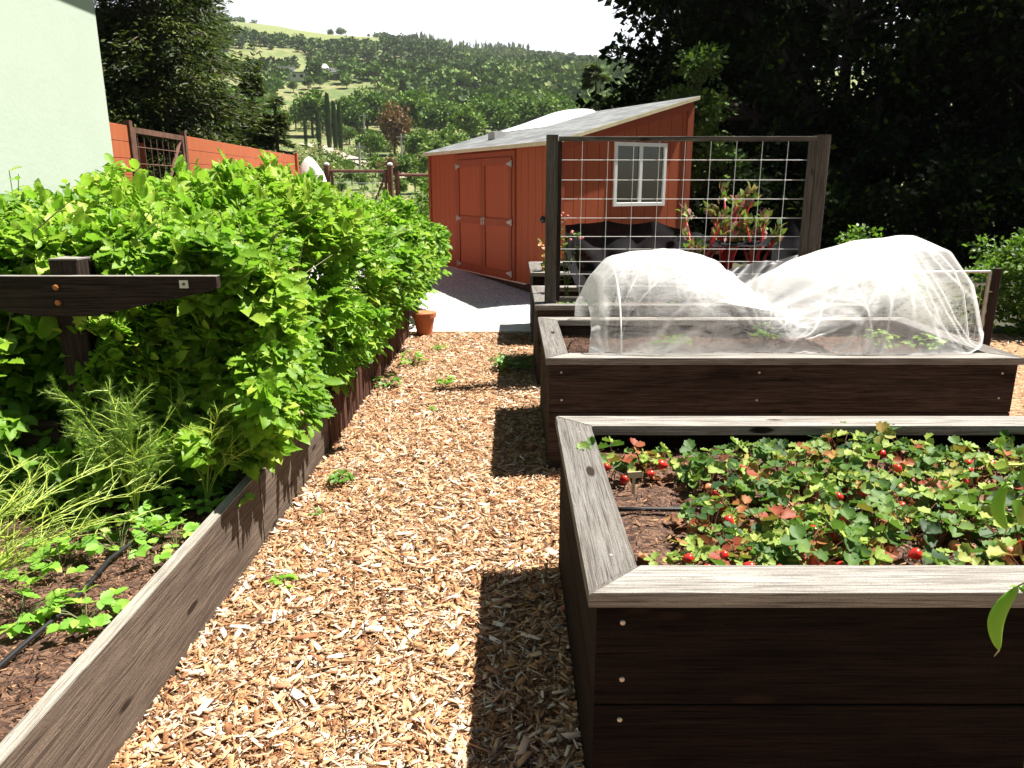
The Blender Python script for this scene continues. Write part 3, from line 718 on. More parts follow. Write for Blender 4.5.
ORD = 'first second third fourth fifth sixth seventh eighth ninth tenth eleventh twelfth thirteenth fourteenth fifteenth sixteenth seventeenth eighteenth nineteenth twentieth'.split()
ORD += ['twenty-'+o for o in ORD[:9]]+['thirtieth']+['thirty-'+o for o in ORD[:9]]+['fortieth']+['forty-'+o for o in ORD[:9]]+['fiftieth']
def leafy(name, loc, n, rad, hgt, size, mat, lab, cat_, group=None, tpl=SERR, tone=.5, tri=True, par_up=.25):
    root = empty(name, loc, 0, lab, cat_, group); mb = MB(); parts = []
    for i in range(n):
        a = random.random()*2*pi; r = rad*sqrt(random.random()); h = hgt*random.uniform(.45, 1.1)*(1-.35*r/rad)
        tip = np.array([r*cos(a), r*sin(a), h]); mb.tube([(0, 0, 0), (tip[0]*.5, tip[1]*.5, h*.75), tip], [.0025, .002, .0012], 4, False)
        out_ = np.array([cos(a), sin(a), par_up*random.uniform(-1, 1)])
        nn = nrm(np.array([cos(a)*.35, sin(a)*.35, 1])+rng.normal(size=3)*.25)
        for ang in ((0, 1.15, -1.15) if tri else (0,)):
            side = np.cross(nn, out_); d = out_*cos(ang)+side*sin(ang)
            s_ = size*random.uniform(.7, 1.15)
            parts.append(scatter(tpl, tip[None], d[None], nn[None]+rng.normal(size=(1, 3))*.15, np.array([[s_*1.1, s_, s_]]), np.clip(np.array([tone+rng.normal()*.22]), 0, 1)))
    mb.build('stems', M['cane'], root); foliage('leaves', parts, mat, root); return root
for px, py, n, r, s, lab in ((120, 545, 30, .22, .06, 'lime green raspberry sucker patch in the middle of the near left bed'), (85, 612, 16, .09, .05, 'small lime green sucker beside the black irrigation tube'),
        (20, 610, 14, .12, .055, 'yellow green raspberry sucker at the left edge of the photo'), (215, 498, 20, .12, .05, 'leafy raspberry sucker against the dark divider board'),
        (175, 495, 22, .14, .055, 'bright raspberry sucker between the ferns and the divider board'), (60, 560, 20, .15, .05, 'lime green sucker among the sprawling fern stems'), (140, 515, 22, .15, .05, 'broad leafy sucker behind the middle patch in the near left bed'), (175, 540, 12, .07, .04, 'small leafy sucker beside the near left plank'), (5, 480, 22, .16, .05, 'leafy green sucker low at the left edge beneath the post arm')):
    p = at_z(px, py, ZS+.04); leafy('raspberry_sucker', (p[0], p[1], ZS), int(n*.9), r*1.2, .1, s, M['lime'], lab, 'young plant')
# weeds on the path
wl = [(515, 370, 60, .20, .16, .05, M['weed'], 'largest leafy weed clump, growing by the shadow of the second bed'), (340, 485, 22, .06, .08, .035, M['weed'], 'small green weed beside the shaded edging plank'),
      (447, 384, 20, .08, .06, .035, M['lime'], 'bright weed sprouting alone in mid path beyond the hedge shade'), (283, 586, 12, .05, .03, .03, M['lime'], 'tiny yellow green weed on chips near the front plank'),
      (412, 366, 26, .12, .14, .04, M['lime'], 'leafy weed at the foot of the edging stakes, farther one'), (388, 388, 22, .10, .12, .04, M['weed'], 'leafy weed at the foot of the edging stakes, nearer one'),
      (440, 350, 14, .08, .06, .035, M['lime'], 'low weed near the concrete end of the path'), (432, 412, 8, .03, .04, .025, M['lime'], 'tiny weed seedling halfway up the path'), (315, 517, 7, .03, .04, .02, M['weed'], 'smallest seedling on the chips near the edging plank')]
for px, py, n, r, h, s, mt, lab in wl:
    p = at_z(px, py, 0.01); leafy('weed', (p[0], p[1], .012), n, r, h, s, mt, lab, 'weed', None, LEAFLET, .5)

# ------------------------------------------------------------------ strawberries
def strawberry(loc, sc, nl, nb, seed):
    root = empty('strawberry_plant', loc, 0, 'strawberry plant with green and reddening leaves in the nearest raised bed', 'strawberry plant', 'strawberry plants in the nearest raised bed')
    mb = MB(); parts = []; dead = []
    for i in range(nl):
        a = random.random()*2*pi; r = .13*sc*sqrt(random.random()); h = (.03+.10*random.random()**.9)*sc
        tip = np.array([r*cos(a), r*sin(a), h]); mb.tube([(0, 0, -.02), (tip[0]*.6, tip[1]*.6, h*.7), tip], [.0022, .002, .0014], 4, False)
        nn = nrm(np.array([cos(a)*.3, sin(a)*.3-.1, 1])+rng.normal(size=3)*.35); out_ = np.array([cos(a), sin(a), random.uniform(-.3, .2)])
        tone = np.clip(.36+.21*rng.normal()+(.46 if random.random() < .25 else 0), 0, 1); s0 = .043*sc*random.uniform(.7, 1.25)
        for ang in (0, 1.5, -1.5):
            side = np.cross(nn, out_); d = out_*cos(ang)+side*sin(ang)
            parts.append(scatter(ROUND, tip[None]+d[None]*.004, d[None], nn[None]+rng.normal(size=(1, 3))*.22, np.array([[s0*.95, s0, s0*2.2*random.uniform(.5, 1.4)]]), np.clip(np.array([tone+rng.normal()*.03]), 0, 1)))
    k = int(nl*1.1)
    P = np.stack([np.clip(rng.normal(size=k)*.09*sc, -.13, .13), np.clip(rng.normal(size=k)*.09*sc, max(-.13, 1.765-loc[1]), .13), .012+.02*rng.random(k)], -1)
    dead.append(scatter(ROUND, P, nrm(np.stack([rng.normal(size=k), rng.normal(size=k), rng.normal(size=k)*.4], -1)), randdir(k)+np.array([0, 0, .8]), np.stack([.03+.02*rng.random(k), .03+.03*rng.random(k), .09+.03*rng.random(k)], -1)))
    mb.build('stems', M['strawdead'], root); foliage('leaves', parts, M['straw'], root, False, True); foliage('dry_leaves', dead, M['strawdead'], root, False, True)
    for b in range(nb):
        berry(root, (random.uniform(-.11, .11)*sc, max(random.uniform(-.16, -.05)*sc, 1.745-loc[1]), random.uniform(.05, .10)), M['berry'] if random.random() < .75 else M['berryp'])
    return root
def berry(root, c, mat):
    mb = MB(); r = random.uniform(.012, .019); P = []; rr = []
    ax = nrm(np.array([random.uniform(-1, 1), random.uniform(-1, .2), random.uniform(-.6, .2)]))
    for k in range(8):
        s_ = k/7; P.append(np.array(c)+ax*s_*r*2.3); rr.append(r*max(.08, [.35, .8, 1, 1, .88, .68, .42, .1][k]))
    mb.tube(P, rr, 9); b = mb.build('strawberry', mat, root, smooth=True)
    k = 6; a = np.arange(k)/k*2*pi; u_ = nrm(np.cross(ax, (0, 0, 1.0))); v_ = np.cross(ax, u_)
    D = np.cos(a)[:, None]*u_+np.sin(a)[:, None]*v_+ax*.35
    foliage('calyx', [scatter(DIAM, np.repeat(np.array(c)[None], k, 0), D, np.repeat(-ax[None], k, 0), np.full(k, r*1.1))], M['weed'], b)
i = 0
for gy in range(7):
    for gx in range(15):
        x = .40+gx*.168+random.uniform(-.05, .05); y = 1.83+gy*.16+random.uniform(-.045, .045)
        q = vnoise(np.array([x*2.6, y*2.6, 7.]))
        # bare patches as in the bed: left middle and right front
        if (x < .60 and 1.98 < y < 2.50) or (x < .46 and y < 2.0) or (x > 1.60 and y < 1.86): continue
        if q < .08 or y > 2.79 or x < .36: continue
        sp_ = strawberry((x, y, ZT-.12+.0), .68+.38*random.random(), random.randint(11, 18), random.choice([0, 1, 1, 2]) if y > 2.1 else random.choice([1, 2, 3]), i); i += 1
        sp_['label'] = 'strawberry plant in the '+['front', 'middle', 'back'][0 if y < 2.15 else 1 if y < 2.5 else 2]+' part of the nearest raised bed, '+['at its left', 'left of its centre', 'right of its centre', 'towards its right'][min(3, int((x-.3)/.62))]
for x_, y_ in ((.47, 1.86), (.63, 1.84), (.78, 1.90), (.60, 1.97)):
    sp_ = strawberry((x_, y_, ZT-.12), .72, 14, 1, 0); sp_['label'] = 'small strawberry plant in the bare front left corner of the nearest raised bed'
# cluster of ripe berries near front rail
for px, py in ((790, 548), (797, 547), (806, 549), (813, 547), (642, 556), (893, 541)):
    p = at_z(px, py, ZT-.07)
cl = strawberry((at_z(802, 552, ZT-.07)[0], at_z(802, 552, ZT-.07)[1]+.03, ZT-.12), .7, 6, 0, 99)
cl['label'] = 'strawberry plant bearing the tight cluster of ripe red berries by the front rail'; del cl['group']
for q in range(7): berry(cl, (-.06+.021*q, -.055+random.uniform(-.008, .012), .068+random.uniform(0, .016)), M['berry'])
# wooden plant marker
p = at_z(633, 497, ZT-.12); mk = empty('plant_marker', (p[0], p[1]+.0, ZT-.13), .15, 'small pale T shaped wooden plant marker at the left of the strawberry bed', 'plant marker')
MB().box(-.005, .005, -.002, .002, 0, .085).build('stick', M['tag'], mk); MB().box(-.024, .024, -.0055, -.0025, .082, .105, .001).build('name_plate', M['tag'], mk)

# ------------------------------------------------------------------ row cover
RX = np.array([(.40, .0), (.44, .14), (.50, .33), (.62, .47), (.75, .50), (.95, .53), (1.15, .48), (1.3, .34), (1.42, .22), (1.50, .15), (1.58, .19), (1.75, .35), (1.95, .46), (2.15, .545), (2.30, .59), (2.42, .605), (2.6, .60)])
def cover():
    nu, nv = 300, 150; us_ = np.linspace(0, 1, nu); vs = np.linspace(0, 1, nv)
    U, Vv = np.meshgrid(us_, vs)
    xm = np.interp(Vv, [0, .1, .25, .35, .43, .5, .7, 1], [2.56, 2.64, 2.76, 2.75, 2.65, 2.48, 2.33, 2.2])
    x0_ = np.interp(Vv, [0, .15, .5, 1], [.43, .45, .47, .45])
    X = x0_+(xm-x0_)*U
    s_ = .45+(2.47-.45)*U
    H = np.interp(s_, RX[:, 0], RX[:, 1])
    k = np.ones(9)/9; H = np.apply_along_axis(lambda r_: np.convolve(np.pad(r_, 4, 'edge'), k, 'valid'), 1, H)
    c = 2*Vv-1
    prof = np.clip(1-np.abs(c)**2.1, 0, 1)**.66
    we = np.clip((U-.70)/.30, 0, 1); we = we*we*(3-2*we)
    pe = np.interp(Vv, [0, .2, .26, .35, .42, .5, .7, .93, 1], [0, .03, .15, .56, .86, 1, .88, .3, 0])
    prof = prof*(1-we)+pe*we
    y0 = 4.17+.02*np.sin(X*5); y1 = 5.40; Yc = (y0+y1)/2; hw = (y1-y0)/2
    Y = Yc+hw*np.sin(c*pi/2)
    Z = ZT+.012+H*prof
    fold = np.zeros_like(X); crease = np.zeros_like(X)
    for (gx, gv, amp, kf, rr) in ((.55, 0.0, .020, 17, .30), (1.42, .02, .018, 15, .34), (2.0, -.05, .010, 9, .30), (2.40, .5, .006, 15, .36), (.93, .5, .010, 13, .3), (1.5, .5, .016, 16, .3), (2.7, .02, .012, 11, .25)):
        a = np.arctan2((Vv-gv)*1.3, X-gx); r = np.hypot((Vv-gv)*1.3, X-gx)
        ph = a*kf+2.6*np.sin(r*4+gx)+5*(vnoise(np.stack([np.cos(a)*1.8+3, r*1.5+np.sin(a)*1.8+3, a*0+gx], -1))-.5); env = np.exp(-((r-.25)/rr)**2)*(1-np.exp(-(r/.13)**2))
        fold += .45*amp*np.sin(ph)*env; crease = np.maximum(crease, env*np.clip(np.sin(ph)-.93, 0, 1)*14)
    nz = (vnoise(np.stack([X*4, Y*4, Z*0+3], -1))-.5)*.035+(vnoise(np.stack([X*13, Y*9, Z*0+8], -1))-.5)*.008
    foot = np.clip(H*6, 0, 1)
    Y = Y-fold*.9*(1-.3*np.abs(c))
    Z = np.maximum(Z+(fold*.6+nz)*foot*np.clip(prof*3, 0, 1), ZT+.010)
    hem = Vv < .07
    Z = np.where(hem, ZT+.004+.012*vnoise(np.stack([X*26, Y*12, X*0], -1))+H*prof*(Vv/.07)**1.5, Z)
    # how many layers of cloth lie over each other: gathers, hem, hoops
    rg1 = np.exp(-np.abs(vnoise(np.stack([X*2.6+Vv*1.5, Vv*1.3-X*.6+6, X*0+31], -1))-.5)/.012)+np.exp(-np.abs(vnoise(np.stack([X*2.2-Vv*2.5+6, Vv*2+X*.5, X*0+17], -1))-.5)/.010)
    dens = .04+.26*np.clip(rg1, 0, 1)+.28*np.clip(prof*1.25-.25, 0, 1)+.40*np.clip(crease, 0, 1)*vnoise(np.stack([X*3, Vv*4, X*0+9], -1))*1.7+.55*np.exp(-(Vv/.05)**2)+.22*vnoise(np.stack([X*2.2, Vv*3, X*0+4], -1))
    dens += .28*np.exp(-((Vv-.5)/.12)**2)
    dens += .36*np.clip((X-1.40)/.25, 0, 1)*np.exp(-((X-1.95)/.5)**2)*np.clip(.25+prof, 0, 1)*(.6+.4*vnoise(np.stack([X*5, Vv*5, X*0+1], -1)))
    dens += .5*np.exp(-((s_-.48)/.05)**2)+.55*np.exp(-((U-1)/.008)**2)
    V = np.stack([X, Y, Z], -1).reshape(-1, 3)
    F = [(j*nu+i, j*nu+i+1, (j+1)*nu+i+1, (j+1)*nu+i) for j in range(nv-1) for i in range(nu-1)]
    o = link('row_cover', np_mesh('row_cover', V, F, {'dens': np.clip(dens, 0, 1).ravel()}, True), M['net'])
    tag(o, 'white translucent netting draped in two humps over the second raised bed', 'netting')
cover()
for x, h, rk, lab in ((.62, .46, 0, 'thin white hoop holding up the left hump of the netting'), (2.05, .41, 0, 'thin white hoop holding up the middle of the netting'), (2.50, .60, .26, 'thin white hoop at the tall right end of the netting')):
    mb = MB(); pts = []
    if rk: pts = [(2.76-x, -.29, .55), (2.76-x, -.285, .69), (2.745-x, -.185, .97), (2.70-x, -.13, 1.10), (2.63-x, -.085, 1.19), (2.53-x, -.04, 1.24), (2.46-x, .015, 1.285), (2.39-x, .12, 1.27), (2.32-x, .26, 1.18), (2.25-x, .42, 1.0), (2.2-x, .55, .78), (2.19-x, .58, .55)]
    else:
        for k in range(21):
            a = pi*k/20; pts.append((0, -.58*cos(a), ZT-.15+(h+.13)*sin(a)**.75))
    mb.tube(pts, .006, 8); o = mb.build('hoop', M['white'], smooth=True); o.location = (x, 4.785, 0); tag(o, lab, 'hoop', 'hoops under the white netting')
# low seedlings visible through netting
for x, y in ((1.0, 4.7), (2.35, 4.75), (2.55, 4.6), (1.7, 5.0)):
    leafy('seedling', (x, y, ZT-.12), 16, .1, .16, .05, M['lime'], {1.0: 'green seedling under the left hump of the netting', 2.35: 'tallest seedling under the right hump of the netting', 2.55: 'seedling nearest the right end under the netting', 1.7: 'seedling under the sagging middle of the netting'}[x], 'seedling', 'seedlings under the white netting', LEAFLET, .6)

# ------------------------------------------------------------------ wire trellis
YT = 6.17
xl, zt_ = at_y(553, 135, YT)[0], at_y(553, 135, YT)[2]; xr = at_y(822, 134, YT)[0]
tr = empty('wire_trellis', ((xl+xr)/2, YT, 0), 0, 'tall wooden trellis frame with square wire mesh behind the netted bed', 'trellis')
hx = (xr-xl)/2
MB().box(-hx-.050, -hx+.040, -.05, .05, 0, zt_, .005).build('post', M['post_z'], tr)
MB().box(hx-.045, hx+.055, -.05, .05, 0, zt_, .005).build('post', M['post_z'], tr)
MB().box(-hx+.042, -hx+.07, -.045, -.008, .70, zt_-.048, .003).build('batten', M['post_dark'], tr)
MB().box(hx-.10, hx-.047, -.045, -.008, .70, zt_-.048, .003).build('batten', M['post_z'], tr)
MB().box(-hx+.046, hx-.046, -.044, -.006, zt_-.047, zt_-.012, .003).build('top_beam', M['post_x'], tr)
MB().box(-hx+.046, hx-.046, -.044, -.006, .69, .73, .003).build('bottom_beam', M['post_x'], tr)
mb = MB(); yy = .0
xs = np.arange(-hx+.23, hx-.1, .2)
for x in xs: mb.tube([(x, yy, .72), (x, yy, zt_-.04)], .0024, 6)
for py in (160, 180, 199, 218, 236.5, 249, 261.5, 274, 286):
    z = at_y(690, py, YT)[2]; mb.tube([(-hx+.06, yy-.005, z), (hx-.06, yy-.005, z)], .0026, 6)
mb.build('wire_mesh', M['wire'], tr)

# shade cloth
def shade():
    nu, nv = 130, 40
    X = np.linspace(.47, 2.66, nu)
    top = np.interp(X, [.47, .6, 1.3, 1.55, 1.75, 2.0, 2.35, 2.5, 2.66], [1.28, 1.31, 1.30, 1.25, 1.17, 1.15, 1.24, 1.36, 1.30])
    bot = np.interp(X, [.47, .6, 1.25, 1.5, 1.62, 2.2, 2.35, 2.66], [.95, .66, .64, .80, 1.10, 1.10, .66, .62])
    Xg, T = np.meshgrid(X, np.linspace(0, 1, nv))
    Z = top[None]*(1-T)+bot[None]*T; Z = Z-.03*np.abs(np.sin(Xg*7.5))*(1-T)
    Y = 6.86-.28*T**1.3+.035*np.sin(Xg*23+2*np.sin(Z*7))*(.3+T)+(vnoise(np.stack([Xg*6, Z*6, T], -1))-.5)*.12
    V = np.stack([Xg, Y, Z], -1).reshape(-1, 3); F = [(j*nu+i, j*nu+i+1, (j+1)*nu+i+1, (j+1)*nu+i) for j in range(nv-1) for i in range(nu-1)]
    tag(link('shade_cloth', np_mesh('shade_cloth', V, F, None, True), M['shade']), 'black shade cloth sagging over the bed behind the wire trellis', 'shade cloth')
    # second folded piece in front
    X = np.linspace(0, 1, 60); Vv = np.linspace(0, 1, 20); A, B = np.meshgrid(X, Vv)
    Xg = 1.45+1.25*A-.25*B; Y = 6.46-.20*B+.1*A+.02*np.sin(A*30); Z = .72+.34*A**.6-.26*B*(A**.5)+.03*vnoise(np.stack([A*9, B*4, A*0], -1))
    V = np.stack([Xg, Y, Z], -1).reshape(-1, 3); F = [(j*60+i, j*60+i+1, (j+1)*60+i+1, (j+1)*60+i) for j in range(19) for i in range(59)]
    tag(link('shade_cloth', np_mesh('folded_cloth', V, F, None, True), plain('grey_black_fabric', (.025, .025, .027), .5, 0, .4, 6)), 'folded dark grey cloth piece heaped low by the right trellis post', 'shade cloth')
shade()
def chard(loc, n, hgt, lab, leafsize=.13, spread=.22, red=True):
    root = empty('chard_plant', loc, 0, lab, 'chard plant', 'chard plants behind the wire trellis'); parts = []
    for i in range(n):
        a = random.random()*2*pi; r = spread*random.uniform(.3, 1); h = hgt*random.uniform(.55, 1.05)
        tip = np.array([r*cos(a), r*sin(a), h]); mb = MB(); mb.tube([(0, 0, 0), tuple(tip*np.array([.35, .35, .6])), tuple(tip)], [.018, .015, .007], 6)
        mb.build('stalk', M['chard'], root, smooth=True)
        k = 16; d = nrm(np.array([cos(a)*.5, sin(a)*.5, 1.0])); P = tip[None]-d[None]*(.14*rng.random(k)-.04)[:, None]+rng.normal(size=(k, 3))*.02
        parts.append(scatter(LEAFLET, P, d[None]+randdir(k)*.7, nrm(np.array([cos(a), sin(a)-.5, .5]))[None]+randdir(k)*.8, np.stack([leafsize*(.4+.4*rng.random(k)), leafsize*(.45+.4*rng.random(k)), np.full(k, leafsize*.9)], -1)))
    foliage('leaves', parts, M['chardleaf'], root)
chard((1.63, 6.72, .56), 9, .78, 'red stalked chard plant left of the others above the sagging cloth', .10, .26)
chard((1.95, 6.95, .56), 12, .98, 'red stalked chard plant tallest in the middle of the trellis', .11, .2)
chard((2.16, 6.75, .56), 9, .80, 'chard plant with green curled leaves nearest the right trellis post', .13, .2)
for x, y, s in ((1.55, 6.45, .12), (1.78, 6.42, .14), (2.0, 6.45, .15), (2.2, 6.5, .2), (.55, 6.42, .12), (.72, 6.4, .1)):
    leafy('lettuce_seedling', (x, y, .56), 26, .16, s, .06, M['shrub'], {1.55: 'low leafy plant in front of the leftmost chard', 1.78: 'low leafy plant second from left below the chard', 2.0: 'low leafy plant under the middle chard', 2.2: 'tallest leafy clump under the rightmost chard', .55: 'low leafy plant right beside the foot of left trellis post', .72: 'small leafy plant below the reddish bush behind the trellis'}[x], 'leafy plant', 'leafy plants at the foot of the trellis', LEAFLET, .6)
def stalkplant(loc, h, n, mat, lab, fl=None, size=.05):
    root = empty('flowering_plant', loc, 0, lab, 'plant'); mb = MB(); parts = []; f_ = MB()
    for s in range(4):
        bx, by = random.uniform(-.1, .1), random.uniform(-.1, .1); hh = h*random.uniform(.7, 1)
        mb.tube([(0, 0, 0), (bx*.5, by*.5, hh*.5), (bx, by, hh)], [.005, .004, .002], 5, False)
        t_ = rng.random(n); P = np.outer(t_, [bx, by, hh]); a = rng.random(n)*6.28
        parts.append(scatter(LEAFLET, P, np.stack([np.cos(a), np.sin(a), rng.random(n)-.3], -1), np.tile([0, 0, 1.], (n, 1))+randdir(n)*.6, size*(.6+.6*rng.random(n))))
        if fl:
            for q in range(4): f2 = MB(); f2.ball((bx+random.uniform(-.05, .05), by+random.uniform(-.05, .05), hh+random.uniform(-.05, .03)), .014, 6, 4); f2.build('flower', fl, root, smooth=True)
    mb.build('stems', M['cane'], root); foliage('leaves', parts, mat, root)
PINK = plain('pink_petal', (.5, .16, .14), .6, 0, .4, 40)
OR = leafmat('red_green_leaf', [(0, (.12, .2, .04)), (.5, (.3, .33, .08)), (.75, (.5, .2, .06)), (1, (.5, .12, .06))], .3, .5)
stalkplant((.48, 6.75, .6), .78, 22, M['shrub'], 'leafy stalk with pink flowers just right of the left trellis post', PINK)
stalkplant((.68, 6.95, .6), .45, 22, OR, 'bushy plant with reddish leaves against the black cloth', None)
stalkplant((.36, 7.95, .68), .42, 26, OR, 'orange and green leaved plant in the far bed by the shed corner', None, .06)
stalkplant((.62, 8.1, .68), .35, 22, OR, 'green and orange leaved plant in the far bed behind the left trellis post', None, .06)

# ------------------------------------------------------------------ shed
SH = R(28); shx, shy = .63, 10.5
sh = empty('shed', (shx, shy, 0), SH, 'barn red garden shed with sloping grey roof, double doors and white window', 'shed')
LX, LY, ZB = 2.226, 4.6, .2
SL = .62/2.226
def zr(x): return 2.17+SL*x
# door wall (local x=0), window wall (local y=0), and the other two
def planks_x(xa, xb, y, th, holes=()):
    mb = MB(); x = xa
    while x < xb-.001:
        x2 = min(x+.203, xb); e = .004
        for (h0, h1, z0, z1) in [h for h in holes if h[0] < x2-.01 and h[1] > x+.01][:1] or [(0, 0, None, None)]:
            if z0 is None: segs = [(x+e, x2-e, ZB, None)]
            else:
                a, b = max(x, h0), min(x2, h1); segs = [(a+(e if a == x else 0), b-(e if b == x2 else 0), ZB, z0), (a+(e if a == x else 0), b-(e if b == x2 else 0), z1, None)]
                if a > x+.002: segs.append((x+e, a, ZB, None))
                if b < x2-.002: segs.append((b, x2-e, ZB, None))
        for (a, b, c, d) in segs:
            da = zr(a) if d is None else d; db = zr(b) if d is None else d
            y0, y1 = y, y+th
            mb.add([(a, y0, c), (b, y0, c), (b, y1, c), (a, y1, c), (a, y0, da), (b, y0, db), (b, y1, db), (a, y1, da)], [(0, 3, 2, 1), (4, 5, 6, 7), (0, 1, 5, 4), (1, 2, 6, 5), (2, 3, 7, 6), (3, 0, 4, 7)])
        x = x2
    return mb
WX0, WX1, WZ0, WZ1 = .90, 1.765, 1.345, 2.17
wl_ = planks_x(.03, LX-.03, 0, .02, [(WX0, WX1, WZ0, WZ1)])
def slab_hole(mb, y0, y1, g):      # backing sheet with opening
    for (a, b, c, d) in ((.03, WX0, ZB, None), (WX1, LX-.03, ZB, None), (WX0, WX1, ZB, WZ0), (WX0, WX1, WZ1, None)):
        da = zr(a)-.01 if d is None else d; db = zr(b)-.01 if d is None else d
        mb.add([(a, y0, c), (b, y0, c), (b, y1, c), (a, y1, c), (a, y0, da), (b, y0, db), (b, y1, db), (a, y1, da)], [(0, 3, 2, 1), (4, 5, 6, 7), (0, 1, 5, 4), (1, 2, 6, 5), (2, 3, 7, 6), (3, 0, 4, 7)])
slab_hole(wl_, .0145, .05, 0)
wl_.build('window_wall', M['red'], sh)
mb = MB(); y = .03
while y < LY-.03:
    y2 = min(y+.203, LY-.03); mb.box(0, .02, y+.004, y2-.004, ZB, 2.165); y = y2
mb.box(.0145, .05, .03, LY-.03, ZB, 2.16); mb.build('door_wall', M['red'], sh)
MB().box(.03, LX-.03, LY-.05, LY, ZB, 2.17).build('back_wall', M['red'], sh)
MB().box(LX-.05, LX, .03, LY-.03, ZB, zr(LX)-.02).build('side_wall', M['red'], sh)
MB().box(.051, LX-.051, .051, LY-.051, ZB-.02, ZB+.02).build('floor', M['skid'], sh)
# corner and rake trims
MB().box(-.018, .075, -.022, -.002, ZB, 2.15, .002).build('corner_trim', M['red2'], sh)
MB().box(-.022, -.002, 0, .09, ZB, 2.15, .002).build('corner_trim', M['red2'], sh)
MB().box(-.022, -.002, LY-.09, LY, ZB, 2.15, .002).build('corner_trim', M['red2'], sh)
MB().box(LX-.09, LX+.02, -.022, -.002, ZB, zr(LX-.09)-.06, .002).build('corner_trim', M['red2'], sh)
mb = MB(); mb.add([(0, -.024, zr(0)-.12), (LX, -.024, zr(LX)-.12), (LX, -.024, zr(LX)-.005), (0, -.024, zr(0)-.005), (0, -.003, zr(0)-.12), (LX, -.003, zr(LX)-.12), (LX, -.003, zr(LX)-.005), (0, -.003, zr(0)-.005)],
   [(0, 1, 2, 3), (7, 6, 5, 4), (0, 4, 5, 1), (3, 2, 6, 7), (1, 5, 6, 2), (0, 3, 7, 4)]); mb.build('rake_trim', M['red2'], sh)
# skids / base
mb = MB(); mb.box(.02, .12, .02, LY-.02, -.05, ZB-.025); mb.box(LX-.12, LX-.02, .02, LY-.02, -.05, ZB-.025); mb.box(.121, LX-.121, .02, .12, -.05, ZB-.025)
mb.build('skid', M['skid'], sh)
MB().box(-.012, .03, .9, 3.7, ZB-.022, ZB-.001).build('sill', M['concrete'], sh)
# roof
mb = MB(); o_ = .07; x0_, x1_ = -.10, LX+.06
def rz_(x): return zr(x)+.012
mb.add([(x0_, -o_, rz_(x0_)), (x1_, -o_, rz_(x1_)), (x1_, LY+o_, rz_(x1_)), (x0_, LY+o_, rz_(x0_)), (x0_, -o_, rz_(x0_)+.03), (x1_, -o_, rz_(x1_)+.03), (x1_, LY+o_, rz_(x1_)+.03), (x0_, LY+o_, rz_(x0_)+.03)],
       [(0, 3, 2, 1), (4, 5, 6, 7), (0, 1, 5, 4), (1, 2, 6, 5), (2, 3, 7, 6), (3, 0, 4, 7)])
roof = mb.build('roof', M['shingle'], sh)
FA = plain('pale_roof_edge', (.62, .55, .36), .6)
MB().box(x0_-.018, x0_-.001, -o_, LY+o_, rz_(x0_)-.025, rz_(x0_)+.028).build('fascia', FA, roof)
mb = MB(); mb.add([(x0_, -o_-.014, rz_(x0_)-.02), (x1_, -o_-.014, rz_(x1_)-.02), (x1_, -o_-.014, rz_(x1_)+.028), (x0_, -o_-.014, rz_(x0_)+.028), (x0_, -o_-.001, rz_(x0_)-.02), (x1_, -o_-.001, rz_(x1_)-.02), (x1_, -o_-.001, rz_(x1_)+.028), (x0_, -o_-.001, rz_(x0_)+.028)],
   [(0, 1, 2, 3), (7, 6, 5, 4), (0, 4, 5, 1), (3, 2, 6, 7), (1, 5, 6, 2), (0, 3, 7, 4)]); mb.build('rake_fascia', FA, roof)
# curved skylight
mb = MB(); nseg = 18; vs = []
for k in range(nseg+1):
    a = pi*k/nseg; y = 3.4-.95*cos(a)
    for x in (1.2, 2.2): vs.append((x, y, rz_(x)+.034+(.004+.10*(x > 2))*sin(a)**1.1))
mb.add(vs, [(2*k, 2*k+1, 2*k+3, 2*k+2) for k in range(nseg)])
for x in (0, 1): mb.add([vs[2*k+x] for k in range(nseg+1)], [tuple(range(nseg+1))])
mb.build('skylight', plain('white_skylight', (.8, .8, .8), .35, 0, .03), roof, smooth=False)
MB().box(.55, .75, 3.0, 3.25, rz_(.6)+.02, rz_(.7)+.12, .006).build('roof_vent', plain('vent_metal', (.6, .6, .56), .5), roof)
